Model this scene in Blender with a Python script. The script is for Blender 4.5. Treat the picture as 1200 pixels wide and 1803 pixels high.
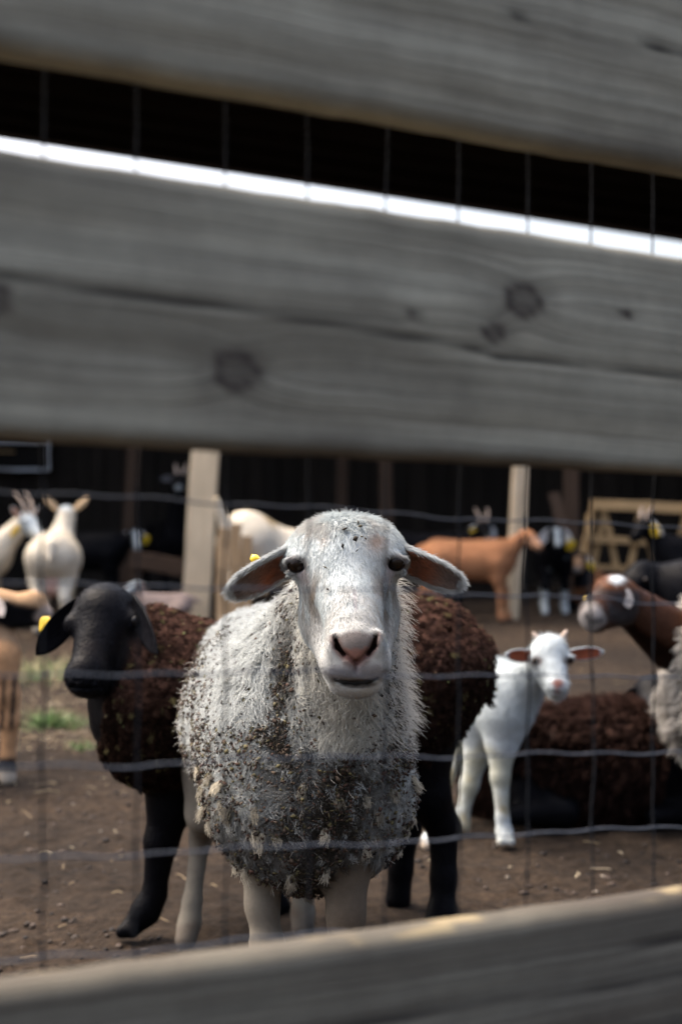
import bpy, math, random
import numpy as np
from mathutils import Matrix, Vector

scene = bpy.context.scene
for o in list(bpy.data.objects):
    bpy.data.objects.remove(o)

# ---------------------------------------------------------------- camera, sky, sun, exposure
FPX, CX, HY, CAMZ = 2504.0, 600.0, 887.0, 0.91      # focal length in photo pixels, horizon row, eye height
cam_d = bpy.data.cameras.new('camera')
cam_d.sensor_fit = 'VERTICAL'
cam_d.sensor_height = 36.0
cam_d.sensor_width = 24.0
cam_d.lens = 50.0
cam_d.shift_y = -14.5 / 1803.0
cam_d.clip_start = 0.05
cam_d.clip_end = 3000
cam_d.dof.use_dof = True
cam_d.dof.focus_distance = 2.04
cam_d.dof.aperture_fstop = 3.4
cam_d.dof.aperture_blades = 0
cam = bpy.data.objects.new('camera', cam_d)
scene.collection.objects.link(cam)
cam.location = (0, 0, CAMZ)
cam.rotation_euler = (math.radians(90), 0, 0)
scene.camera = cam

SUN_EL, SUN_AZ = math.radians(60), math.radians(-62)   # azimuth clockwise from +Y
world = bpy.data.worlds.new('World')
scene.world = world
world.use_nodes = True
wn = world.node_tree.nodes
wn.clear()
sky = wn.new('ShaderNodeTexSky')
sky.sky_type = 'NISHITA'
sky.sun_disc = False
sky.sun_elevation = SUN_EL
sky.sun_rotation = SUN_AZ
sky.air_density = 1.0
sky.dust_density = 10.0
sky.ozone_density = 0.6
bg = wn.new('ShaderNodeBackground')
bg.inputs['Strength'].default_value = 0.15
wo = wn.new('ShaderNodeOutputWorld')
world.node_tree.links.new(sky.outputs[0], bg.inputs['Color'])
world.node_tree.links.new(bg.outputs[0], wo.inputs['Surface'])

sun_d = bpy.data.lights.new('sun', 'SUN')
sun_d.energy = 0.5
sun_d.angle = math.radians(70)
sun_d.color = (0.93, 1.0, 1.0)
sun = bpy.data.objects.new('sun', sun_d)
scene.collection.objects.link(sun)
sd = Vector((math.sin(SUN_AZ) * math.cos(SUN_EL), math.cos(SUN_AZ) * math.cos(SUN_EL), math.sin(SUN_EL)))
sun.rotation_euler = sd.to_track_quat('Z', 'Y').to_euler()
sun.location = (-6, 7, 14)

vs = scene.view_settings
vs.view_transform = 'Standard'
vs.look = 'None'
vs.gamma = 1.0
vs.exposure = 1.88
vs.use_curve_mapping = False
scene.render.engine = 'CYCLES'
scene.cycles.use_denoising = True
scene.cycles.max_bounces = 6
scene.cycles.diffuse_bounces = 4
scene.cycles.glossy_bounces = 2
scene.cycles.transmission_bounces = 2
scene.cycles.transparent_max_bounces = 4
scene.cycles_curves.shape = 'RIBBONS'
scene.cycles_curves.subdivisions = 2

rng = np.random.default_rng(7)
A = lambda *v: np.array(v, dtype=np.float64)

def at(px, py, d):
    return A((px - CX) / FPX * d, d, CAMZ - (py - HY) / FPX * d)

# ---------------------------------------------------------------- scene-graph helpers
COL = scene.collection
def link(o):
    COL.objects.link(o)
    return o
def tag(o, label, cat, group=None):
    o['label'] = label
    o['category'] = cat
    if group:
        o['group'] = group
    return o
def empty(name, loc=(0, 0, 0), label=None, cat=None, group=None):
    o = bpy.data.objects.new(name, None)
    o.empty_display_size = 0.1
    o.location = tuple(loc)
    link(o)
    if label:
        tag(o, label, cat, group)
    return o
def mesh_data(name, V, F, mat, col=None, smooth=True, attrs=None):
    me = bpy.data.meshes.new(name)
    V = np.asarray(V, dtype=np.float32)
    if isinstance(F, np.ndarray):
        n, k = F.shape
        me.vertices.add(len(V))
        me.vertices.foreach_set('co', V.ravel())
        me.loops.add(n * k)
        me.loops.foreach_set('vertex_index', F.astype(np.int32).ravel())
        me.polygons.add(n)
        me.polygons.foreach_set('loop_start', np.arange(0, n * k, k, dtype=np.int32))
        me.update(calc_edges=True)
    else:
        me.from_pydata(V.tolist(), [], [list(f) for f in F])
    me.validate()
    if smooth:
        me.polygons.foreach_set('use_smooth', np.ones(len(me.polygons), dtype=bool))
    if col is not None:
        a = me.attributes.new('col', 'FLOAT_COLOR', 'POINT')
        c = np.ones((len(V), 4), dtype=np.float32)
        c[:, :3] = col
        a.data.foreach_set('color', c.ravel())
    for k_, v_ in (attrs or {}).items():
        a = me.attributes.new(k_, 'FLOAT', 'POINT')
        a.data.foreach_set('value', np.asarray(v_, dtype=np.float32))
    me.materials.append(mat)
    me.update()
    return me
def mesh(name, V, F, mat, parent=None, col=None, smooth=True, attrs=None, world=True):
    """world=True: V is in world space and the parent is an unrotated empty."""
    V = np.asarray(V, dtype=np.float64)
    if parent is not None and world:
        V = V - np.array(parent_origin(parent))
    o = bpy.data.objects.new(name, mesh_data(name, V, F, mat, col, smooth, attrs))
    link(o)
    if parent is not None:
        o.parent = parent
    return o
def parent_origin(p):
    q = np.zeros(3)
    while p is not None:
        q = q + np.array(p.location)
        p = p.parent
    return q

# ---------------------------------------------------------------- numeric helpers
def hash3(i, seed):
    i = i.astype(np.int64)
    h = (i[..., 0] * 374761393 + i[..., 1] * 668265263 + i[..., 2] * 2147483647 + seed * 1274126177) & 0xffffffff
    h = ((h ^ (h >> 13)) * 1274126177) & 0xffffffff
    h = h ^ (h >> 16)
    return (h & 0xffff) / 65535.0
def noise(P, freq=1.0, seed=0):
    P = np.asarray(P, dtype=np.float64) * freq
    i = np.floor(P)
    f = P - i
    f = f * f * (3 - 2 * f)
    r = 0
    for dx in (0, 1):
        for dy in (0, 1):
            for dz in (0, 1):
                w = (f[..., 0] if dx else 1 - f[..., 0]) * (f[..., 1] if dy else 1 - f[..., 1]) * (f[..., 2] if dz else 1 - f[..., 2])
                r = r + w * hash3(i + np.array([dx, dy, dz]), seed)
    return r
def fbm(P, freq, seed=0, oct=3):
    r, a, t = 0, 1.0, 0
    for k in range(oct):
        r = r + a * noise(P, freq * 2 ** k, seed + k)
        t += a
        a *= 0.5
    return r / t
def sstep(a, b, x):
    t = np.clip((x - a) / (b - a), 0, 1)
    return t * t * (3 - 2 * t)
def norm(v):
    return v / (np.linalg.norm(v, axis=-1, keepdims=True) + 1e-12)
def lerp(a, b, t):
    t = np.asarray(t)
    return a * (1 - t[..., None]) + b * t[..., None]

# ---------------------------------------------------------------- implicit surfaces -> one continuous mesh
class Body:
    def __init__(self):
        self.p = []
    def ell(self, c, r, tag='body', k=0.05, R=None, op='u'):
        self.p.append(('e', A(*c), A(*r), R, tag, k, op)); return self
    def rc(self, a, b, r1, r2, tag='body', k=0.04, op='u'):
        self.p.append(('c', A(*a), A(*b), (r1, r2), tag, k, op)); return self
    def chain(self, pts, rad, tag='leg', k=0.02, k0=None):
        for i in range(len(pts) - 1):
            self.rc(pts[i], pts[i + 1], rad[i], rad[i + 1], tag, k0 if (i == 0 and k0) else k)
        return self
    def slit(self, a, b, r, y0, y1, k=0.004):
        self.p.append(('s', A(*a), A(*b), (r, y0, y1), 'slit', k, 's')); return self
    @staticmethod
    def dist(p, P):
        t = p[0]
        if t == 'e':
            q = P - p[1].astype(P.dtype)
            if p[3] is not None:
                q = q @ p[3].astype(P.dtype)          # columns of R are the local axes
            r = p[2].astype(P.dtype)
            k0 = np.sqrt(((q / r) ** 2).sum(-1))
            k1 = np.sqrt(((q / (r * r)) ** 2).sum(-1)) + 1e-9
            return k0 * (k0 - 1) / k1
        a, b = p[1].astype(P.dtype), p[2].astype(P.dtype)
        if t == 'c':
            ab = b - a
            h = np.clip(((P - a) @ ab) / max(float(ab @ ab), 1e-9), 0, 1)
            return np.sqrt(((P - a - h[..., None] * ab) ** 2).sum(-1)) - (p[3][0] + (p[3][1] - p[3][0]) * h)
        r, y0, y1 = p[3]
        a2, b2 = a[[0, 2]], b[[0, 2]]
        ab = b2 - a2
        Q = P[..., [0, 2]]
        h = np.clip(((Q - a2) @ ab) / max(float(ab @ ab), 1e-9), 0, 1)
        d = np.sqrt(((Q - a2 - h[..., None] * ab) ** 2).sum(-1)) - r
        return np.maximum(d, np.abs(P[..., 1] - (y0 + y1) / 2) - (y1 - y0) / 2)
    def field(self, P, fields=None):
        d = None
        for p in self.p:
            e = self.dist(p, P)
            k = p[5]
            if d is None:
                d = e
                continue
            if p[6] == 'u':
                h = np.maximum(k - np.abs(d - e), 0) / k
                d = np.minimum(d, e) - h * h * k * 0.25
            else:
                e = -e
                h = np.maximum(k - np.abs(d - e), 0) / k
                d = np.maximum(d, e) + h * h * k * 0.25
        return d
    def tags(self, V):
        best = np.full(len(V), 1e9)
        idx = np.zeros(len(V), dtype=int)
        names = []
        for i, p in enumerate(self.p):
            names.append(p[4])
            if p[6] != 'u':
                continue
            e = self.dist(p, V)
            m = e < best
            best[m] = e[m]
            idx[m] = i
        return np.array(names)[idx]
    def build(self, h):
        lo = np.full(3, 1e9); hi = -lo
        for p in self.p:
            if p[6] != 'u':
                continue
            if p[0] == 'e':
                r = np.max(p[2]); pts = [p[1] - r, p[1] + r]
            else:
                r = max(p[3]); pts = [np.minimum(p[1], p[2]) - r, np.maximum(p[1], p[2]) + r]
            lo = np.minimum(lo, pts[0]); hi = np.maximum(hi, pts[1])
        lo -= 2.5 * h; hi += 2.5 * h
        n = np.ceil((hi - lo) / h).astype(int) + 1
        xs = [(lo[i] + h * np.arange(n[i])).astype(np.float32) for i in range(3)]
        val = np.empty(n, dtype=np.float32)
        step = max(1, int(400000 / (n[1] * n[2])))
        for i in range(0, n[0], step):
            g = np.stack(np.meshgrid(xs[0][i:i + step], xs[1], xs[2], indexing='ij'), -1)
            val[i:i + step] = self.field(g)
        return surface_nets(val, lo, h)
def surface_nets(val, lo, h):
    s = val < 0
    n = np.array(val.shape)
    corners = [(a, b, c) for a in (0, 1) for b in (0, 1) for c in (0, 1)]
    cnt = np.zeros(n - 1, dtype=np.int8)
    for a, b, c in corners:
        cnt += s[a:n[0] - 1 + a, b:n[1] - 1 + b, c:n[2] - 1 + c]
    act = (cnt > 0) & (cnt < 8)
    I = np.argwhere(act)
    idx = np.full(n - 1, -1, dtype=np.int64)
    idx[act] = np.arange(len(I))
    cv = np.stack([val[I[:, 0] + a, I[:, 1] + b, I[:, 2] + c] for a, b, c in corners], 1)
    acc = np.zeros((len(I), 3)); m = np.zeros(len(I))
    for i in range(8):
        for j in range(i + 1, 8):
            d = [abs(corners[i][q] - corners[j][q]) for q in range(3)]
            if sum(d) != 1:
                continue
            vi, vj = cv[:, i], cv[:, j]
            x = (vi < 0) != (vj < 0)
            t = np.where(x, vi / np.where(x, vi - vj, 1), 0)
            p = np.array(corners[i])[None] + t[:, None] * (np.array(corners[j]) - np.array(corners[i]))[None]
            acc[x] += p[x]; m[x] += 1
    V = lo + h * (I + acc / m[:, None])
    F = []
    for ax in range(3):
        o1, o2 = [(1, 2), (2, 0), (0, 1)][ax]
        sl0 = [slice(None)] * 3; sl1 = [slice(None)] * 3
        sl0[ax] = slice(0, -1); sl1[ax] = slice(1, None)
        s0, s1 = s[tuple(sl0)], s[tuple(sl1)]
        E = np.argwhere(s0 != s1)
        ok = (E[:, o1] > 0) & (E[:, o2] > 0) & (E[:, o1] < n[o1] - 1) & (E[:, o2] < n[o2] - 1)
        E = E[ok]
        flip = s1[tuple(E.T)]
        q = []
        for u, v in ((0, 0), (1, 0), (1, 1), (0, 1)):
            G = E.copy(); G[:, o1] -= 1 - u; G[:, o2] -= 1 - v
            q.append(idx[tuple(G.T)])
        Q = np.stack(q, 1)
        Q[flip] = Q[flip][:, ::-1]
        F.append(Q)
    F = np.concatenate(F)
    F = F[(F >= 0).all(1)]
    return V, F
def vnormals(V, F):
    e1 = V[F[:, 2]] - V[F[:, 0]]; e2 = V[F[:, 3]] - V[F[:, 1]]
    fn = np.cross(e1, e2)
    N = np.zeros_like(V)
    for k in range(4):
        np.add.at(N, F[:, k], fn)
    return norm(N)
def blur_attr(F, C, it=2):
    for _ in range(it):
        S = C.copy(); W = np.ones(len(C))
        for a, b in ((0, 1), (1, 2), (2, 3), (3, 0)):
            np.add.at(S, F[:, a], C[F[:, b]]); np.add.at(S, F[:, b], C[F[:, a]])
            np.add.at(W, F[:, a], 1); np.add.at(W, F[:, b], 1)
        C = S / W[:, None]
    return C
def sample(V, F, n, weight=None, r=rng):
    e = V[F]
    ar = 0.5 * np.linalg.norm(np.cross(e[:, 2] - e[:, 0], e[:, 3] - e[:, 1]), axis=1)
    c = e.mean(1)
    if weight is not None:
        ar = ar * np.maximum(weight(c), 0)
    cdf = np.cumsum(ar); cdf /= cdf[-1]
    f = np.searchsorted(cdf, r.random(n))
    f = np.minimum(f, len(F) - 1)
    u, v = r.random(n)[:, None], r.random(n)[:, None]
    q = e[f]
    P = (q[:, 0] * (1 - u) + q[:, 1] * u) * (1 - v) + (q[:, 3] * (1 - u) + q[:, 2] * u) * v
    return P, F[f][:, 0], f

# ---------------------------------------------------------------- hair strands
def hair(name, PTS, RAD, C, mat, parent):
    """PTS (n,k,3) world space, RAD (k,), C (n,3)"""
    n, k = PTS.shape[:2]
    cu = bpy.data.hair_curves.new(name)
    cu.add_curves([k] * n)
    P = (PTS - parent_origin(parent)).astype(np.float32)
    cu.attributes['position'].data.foreach_set('vector', P.ravel())
    ra = cu.attributes.get('radius') or cu.attributes.new('radius', 'FLOAT', 'POINT')
    ra.data.foreach_set('value', np.tile(np.asarray(RAD, dtype=np.float32), n))
    ca = cu.attributes.new('col', 'FLOAT_COLOR', 'CURVE')
    c = np.ones((n, 4), dtype=np.float32); c[:, :3] = C
    ca.data.foreach_set('color', c.ravel())
    cu.materials.append(mat)
    o = bpy.data.objects.new(name, cu)
    link(o)
    o.parent = parent
    return o
def strands(P, D0, D1, L, k=4, curl=0.0, turns=1.0, r=rng):
    """from P, leave along D0 and bend to D1"""
    n = len(P)
    t = np.linspace(0, 1, k)[None, :, None]
    L = np.asarray(L).reshape(-1, 1, 1)
    X = P[:, None] + L * (t * D0[:, None] * (1 - 0.5 * t) + 0.5 * t * t * D1[:, None])
    if np.max(curl) > 0:
        a = norm(np.cross(D0, r.normal(size=(n, 3))))
        b = norm(np.cross(D0, a))
        ph = r.random((n, 1, 1)) * 6.28
        c = np.asarray(curl).reshape(-1, 1, 1) if np.ndim(curl) else curl
        X = X + c * t * (a[:, None] * np.cos(ph + 6.28 * turns * t) + b[:, None] * np.sin(ph + 6.28 * turns * t))
    return X
def locks(C, N, comb, L, rho, per, k=5, curl=0.004, turns=1.0, spread=0.35, lift=0.7, r=rng):
    """each lock: 'per' strands rooted round C, converging to a common tip"""
    n = len(C)
    comb_t = norm(comb - (comb * N).sum(1, keepdims=True) * N)
    D = norm(N * lift + comb_t * (1 - lift) + r.normal(size=(n, 3)) * 0.18)
    tip = C + D * np.asarray(L).reshape(-1, 1)
    a = norm(np.cross(N, r.normal(size=(n, 3)))); b = np.cross(N, a)
    rho = np.asarray(rho).reshape(-1, 1, 1) if np.ndim(rho) else rho
    ang = r.random((n, per, 1)) * 6.283; rr = np.sqrt(r.random((n, per, 1)))
    off = rho * rr * (np.cos(ang) * a[:, None] + np.sin(ang) * b[:, None])
    root = C[:, None] + off - N[:, None] * 0.004
    end = tip[:, None] + off * spread + r.normal(size=(n, per, 3)) * 0.1 * np.asarray(L).reshape(-1, 1, 1)
    t = np.linspace(0, 1, k)[None, None, :, None]
    mid = root + N[:, None] * np.asarray(L).reshape(-1, 1, 1) * 0.45
    X = (1 - t) ** 2 * root[:, :, None] + 2 * t * (1 - t) * mid[:, :, None] + t * t * end[:, :, None]
    ph = r.random((n, 1, 1, 1)) * 6.28 + r.normal(size=(n, per, 1, 1)) * 0.7
    X = X + curl * t * (a[:, None, None] * np.cos(ph + 6.28 * turns * t) + b[:, None, None] * np.sin(ph + 6.28 * turns * t))
    return X.reshape(n * per, k, 3)

# ---------------------------------------------------------------- simple solids
BOXF = [(0, 1, 3, 2), (4, 6, 7, 5), (0, 4, 5, 1), (2, 3, 7, 6), (0, 2, 6, 4), (1, 5, 7, 3)]
def box_vf(lo, hi):
    V = [(x, y, z) for x in (lo[0], hi[0]) for y in (lo[1], hi[1]) for z in (lo[2], hi[2])]
    return np.array(V, float), BOXF
def beam_vf(a, b, w, t, up=(0, 1, 0), rough=0.0, seed=0, nseg=6):
    """rectangular timber from a to b; w across, t along 'up'; slightly uneven with chamfered corners"""
    a, b = A(*a), A(*b)
    d = norm(b - a); u = A(*up); u = norm(u - (u @ d) * d); s = np.cross(d, u)
    rr = np.random.default_rng(seed)
    c = min(w, t) * 0.10
    prof = [(-w/2 + c, -t/2), (w/2 - c, -t/2), (w/2, -t/2 + c), (w/2, t/2 - c), (w/2 - c, t/2), (-w/2 + c, t/2), (-w/2, t/2 - c), (-w/2, -t/2 + c)]
    V, F = [], []
    for i in range(nseg + 1):
        f = i / nseg
        j = rr.normal(size=2) * rough
        for x, y in prof:
            e = rr.normal(size=2) * rough * 0.5
            V.append(a + (b - a) * f + s * (x + j[0] + e[0]) + u * (y + j[1] + e[1]))
    m = len(prof)
    for i in range(nseg):
        for q in range(m):
            F.append((i * m + q, i * m + (q + 1) % m, (i + 1) * m + (q + 1) % m, (i + 1) * m + q))
    F.append(tuple(range(m - 1, -1, -1)))
    F.append(tuple(range(nseg * m, nseg * m + m)))
    return np.array(V), F
def tube_vf(P, R, k=8):
    P = np.asarray(P, float); n = len(P)
    R = np.broadcast_to(np.asarray(R, float), (n,))
    T = np.gradient(P, axis=0); T = norm(T)
    ref = A(0.3, 0.2, 1) if abs(T[0] @ norm(A(0.3, 0.2, 1))) < 0.9 else A(1, 0, 0)
    V, F = [], []
    for i in range(n):
        a = norm(np.cross(T[i], ref)); b = np.cross(T[i], a)
        for q in range(k):
            g = 2 * math.pi * q / k
            V.append(P[i] + R[i] * (math.cos(g) * a + math.sin(g) * b))
    for i in range(n - 1):
        for q in range(k):
            F.append((i * k + q, i * k + (q + 1) % k, (i + 1) * k + (q + 1) % k, (i + 1) * k + q))
    F.append(tuple(range(k - 1, -1, -1)))
    F.append(tuple(range((n - 1) * k, n * k)))
    return np.array(V), F
def sphere_vf(c, r, nu=16, nv=10):
    V, F = [], []
    r = A(*np.broadcast_to(r, (3,)))
    for j in range(nv + 1):
        th = math.pi * j / nv
        for i in range(nu):
            ph = 2 * math.pi * i / nu
            V.append(A(*c) + r * A(math.sin(th) * math.cos(ph), math.sin(th) * math.sin(ph), math.cos(th)))
    for j in range(nv):
        for i in range(nu):
            F.append((j * nu + i, (j + 1) * nu + i, (j + 1) * nu + (i + 1) % nu, j * nu + (i + 1) % nu))
    return np.array(V), np.array(F)
def ear_vf(base, tip, face, W, cup=0.35, th=0.006, droop=0.0, nt=14, m=16, tipshape=0.75, basew=0.55):
    """closed, cupped, leaf-shaped ear; 'face' = direction the hollow looks to. returns V, F(quads), inner mask, rim mask"""
    base, tip = A(*base), A(*tip)
    d = tip - base; L = np.linalg.norm(d); d = d / L
    f = A(*face); f = norm(f - (f @ d) * d); s = np.cross(d, f)
    V, inner, rim = [], [], []
    for i in range(nt):
        t = i / (nt - 1)
        w = W * (basew + (1 - basew) * math.sin(min(t / 0.5, 1) * math.pi / 2)) * (1 - max(0, (t - 0.5) / 0.5) ** (2.2)) ** tipshape if t < 1 else W * 0.04
        w = max(w, W * 0.05)
        c = base + d * L * t + A(0, 0, -1) * droop * L * t * t
        for q in range(m):
            g = 2 * math.pi * q / m
            sx = math.cos(g); o = math.sin(g) * th * (0.5 + 0.8 * (1 - t))
            cupz = cup * w * (sx * sx - 0.4) * (1 - 0.5 * t)
            V.append(c + s * sx * w + f * (o + cupz))
            inner.append(1.0 if (math.sin(g) > 0.25 and abs(sx) < 0.80 and t < 0.91) else 0.0)
            rim.append(abs(sx))
    F = []
    for i in range(nt - 1):
        for q in range(m):
            F.append((i * m + q, i * m + (q + 1) % m, (i + 1) * m + (q + 1) % m, (i + 1) * m + q))
    return np.array(V), np.array(F)[:, ::-1], np.array(inner), np.array(rim)
def disc_tag(name, c, nrm, r, th, mat, parent, stem=0.0, square=0.0):
    """a moulded ear tag: rounded plate plus button and stem"""
    n = norm(A(*nrm)); a = norm(np.cross(n, A(0.1, 0.2, 1))); b = np.cross(n, a)
    V, F = [], []
    k = 20
    prof = [(0.001, th), (r * 0.85, th), (r, th * 0.6), (r, -th * 0.4), (r * 0.85, -th), (0.35 * r, -th), (0.35 * r, -th - stem * 0.6), (0.62 * r, -th - stem * 0.6), (0.62 * r, -th - stem), (0.001, -th - stem)]
    for (rr, z) in prof:
        for q in range(k):
            g = 2 * math.pi * q / k
            e = 1.0 + square * (abs(math.sin(2 * g)) ** 2) * 0.25
            V.append(A(*c) + n * z + rr * e * (math.cos(g) * a + math.sin(g) * b * (1 + square * 0.25)))
    for i in range(len(prof) - 1):
        for q in range(k):
            F.append((i * k + q, (i + 1) * k + q, (i + 1) * k + (q + 1) % k, i * k + (q + 1) % k))
    return mesh(name, V, np.array(F), mat, parent)

# ---------------------------------------------------------------- materials
def new_mat(name):
    m = bpy.data.materials.new(name)
    m.use_nodes = True
    nt = m.node_tree
    b = nt.nodes['Principled BSDF']
    return m, nt, b
def N_(nt, typ, **kw):
    n = nt.nodes.new(typ)
    for k, v in kw.items():
        if k in n.inputs:
            n.inputs[k].default_value = v
        else:
            setattr(n, k, v)
    return n
def coat_mat(name, rough=0.8, spec=0.25, sheen=0.0, nscale=40.0, namt=0.25, bump=0.0, bscale=250.0, stretch=None):
    """colour from the coat attribute, broken up by noise"""
    m, nt, b = new_mat(name)
    at_ = N_(nt, 'ShaderNodeAttribute', attribute_name='col')
    tc = N_(nt, 'ShaderNodeTexCoord')
    mp = N_(nt, 'ShaderNodeMapping')
    if stretch:
        mp.inputs['Scale'].default_value = stretch
    nz = N_(nt, 'ShaderNodeTexNoise', Scale=nscale, Detail=4.0, Roughness=0.65)
    mr = N_(nt, 'ShaderNodeMapRange')
    mr.inputs['From Min'].default_value = 0.3; mr.inputs['From Max'].default_value = 0.7
    mr.inputs['To Min'].default_value = 1 - namt; mr.inputs['To Max'].default_value = 1 + namt * 0.6
    mx = N_(nt, 'ShaderNodeVectorMath', operation='SCALE')
    L = nt.links.new
    L(tc.outputs['Object'], mp.inputs[0]); L(mp.outputs[0], nz.inputs['Vector'])
    L(nz.outputs['Fac'], mr.inputs['Value'])
    L(at_.outputs['Color'], mx.inputs[0]); L(mr.outputs[0], mx.inputs['Scale'])
    L(mx.outputs[0], b.inputs['Base Color'])
    b.inputs['Roughness'].default_value = rough
    b.inputs['Specular IOR Level'].default_value = spec
    if sheen:
        b.inputs['Sheen Weight'].default_value = sheen
        b.inputs['Sheen Roughness'].default_value = 0.5
    if bump:
        n2 = N_(nt, 'ShaderNodeTexNoise', Scale=bscale, Detail=3.0)
        bp = N_(nt, 'ShaderNodeBump', Strength=bump, Distance=0.004)
        L(mp.outputs[0], n2.inputs['Vector']); L(n2.outputs['Fac'], bp.inputs['Height']); L(bp.outputs[0], b.inputs['Normal'])
    return m
def plain_mat(name, c, rough=0.6, spec=0.4, metal=0.0, nscale=30.0, namt=0.2, bump=0.0, stretch=(1, 1, 1)):
    m, nt, b = new_mat(name)
    tc = N_(nt, 'ShaderNodeTexCoord'); mp = N_(nt, 'ShaderNodeMapping'); mp.inputs['Scale'].default_value = stretch
    nz = N_(nt, 'ShaderNodeTexNoise', Scale=nscale, Detail=5.0, Roughness=0.6)
    cr = N_(nt, 'ShaderNodeValToRGB')
    c = np.array(c)
    cr.color_ramp.elements[0].position = 0.3; cr.color_ramp.elements[1].position = 0.72
    cr.color_ramp.elements[0].color = (*(c * (1 - namt)), 1); cr.color_ramp.elements[1].color = (*np.minimum(c * (1 + namt), 1), 1)
    L = nt.links.new
    L(tc.outputs['Object'], mp.inputs[0]); L(mp.outputs[0], nz.inputs['Vector']); L(nz.outputs['Fac'], cr.inputs[0]); L(cr.outputs[0], b.inputs['Base Color'])
    b.inputs['Roughness'].default_value = rough; b.inputs['Specular IOR Level'].default_value = spec; b.inputs['Metallic'].default_value = metal
    if bump:
        bp = N_(nt, 'ShaderNodeBump', Strength=bump, Distance=0.004)
        L(nz.outputs['Fac'], bp.inputs['Height']); L(bp.outputs[0], b.inputs['Normal'])
    return m
def hair_mat(name, rough=0.75, trans=0.2, spec=0.25):
    m, nt, b = new_mat(name)
    at_ = N_(nt, 'ShaderNodeAttribute', attribute_name='col')
    b.inputs['Roughness'].default_value = rough
    b.inputs['Specular IOR Level'].default_value = spec
    tr = N_(nt, 'ShaderNodeBsdfTranslucent')
    mx = N_(nt, 'ShaderNodeMixShader'); mx.inputs[0].default_value = trans
    L = nt.links.new
    L(at_.outputs['Color'], b.inputs['Base Color']); L(at_.outputs['Color'], tr.inputs['Color'])
    L(b.outputs[0], mx.inputs[1]); L(tr.outputs[0], mx.inputs[2])
    L(mx.outputs[0], nt.nodes['Material Output'].inputs['Surface'])
    return m
def wood_mat(name, dark, light, u=(2.0, 60.0, 60.0), rough=0.85):
    """grain runs along local X"""
    m, nt, b = new_mat(name)
    tc = N_(nt, 'ShaderNodeTexCoord'); mp = N_(nt, 'ShaderNodeMapping'); mp.inputs['Scale'].default_value = u
    oi = N_(nt, 'ShaderNodeObjectInfo')
    ad = N_(nt, 'ShaderNodeVectorMath', operation='ADD')
    sc = N_(nt, 'ShaderNodeVectorMath', operation='SCALE'); sc.inputs['Scale'].default_value = 37.0
    cmb = N_(nt, 'ShaderNodeCombineXYZ')
    nz = N_(nt, 'ShaderNodeTexNoise', Scale=1.0, Detail=6.0, Roughness=0.65)
    n2 = N_(nt, 'ShaderNodeTexNoise', Scale=3.0, Detail=3.0)
    cr = N_(nt, 'ShaderNodeValToRGB')
    cr.color_ramp.elements[0].position = 0.28; cr.color_ramp.elements[0].color = (*dark, 1)
    cr.color_ramp.elements[1].position = 0.72; cr.color_ramp.elements[1].color = (*light, 1)
    mr = N_(nt, 'ShaderNodeMapRange'); mr.inputs['To Min'].default_value = 0.65; mr.inputs['To Max'].default_value = 1.3
    m2 = N_(nt, 'ShaderNodeMath', operation='MULTIPLY')
    mr2 = N_(nt, 'ShaderNodeMapRange'); mr2.inputs['To Min'].default_value = 0.75; mr2.inputs['To Max'].default_value = 1.25
    vm = N_(nt, 'ShaderNodeVectorMath', operation='SCALE')
    bp = N_(nt, 'ShaderNodeBump', Strength=0.5, Distance=0.003)
    L = nt.links.new
    L(oi.outputs['Random'], cmb.inputs[0]); L(oi.outputs['Random'], cmb.inputs[1]); L(cmb.outputs[0], sc.inputs[0])
    L(tc.outputs['Object'], ad.inputs[0]); L(sc.outputs[0], ad.inputs[1])
    L(ad.outputs[0], mp.inputs[0]); L(mp.outputs[0], nz.inputs['Vector']); L(ad.outputs[0], n2.inputs['Vector'])
    L(nz.outputs['Fac'], cr.inputs[0]); L(n2.outputs['Fac'], mr.inputs['Value'])
    L(oi.outputs['Random'], mr2.inputs['Value']); L(mr.outputs[0], m2.inputs[0]); L(mr2.outputs[0], m2.inputs[1])
    L(cr.outputs[0], vm.inputs[0]); L(m2.outputs[0], vm.inputs['Scale']); L(vm.outputs[0], b.inputs['Base Color'])
    L(nz.outputs['Fac'], bp.inputs['Height']); L(bp.outputs[0], b.inputs['Normal'])
    b.inputs['Roughness'].default_value = rough; b.inputs['Specular IOR Level'].default_value = 0.2
    return m
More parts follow.
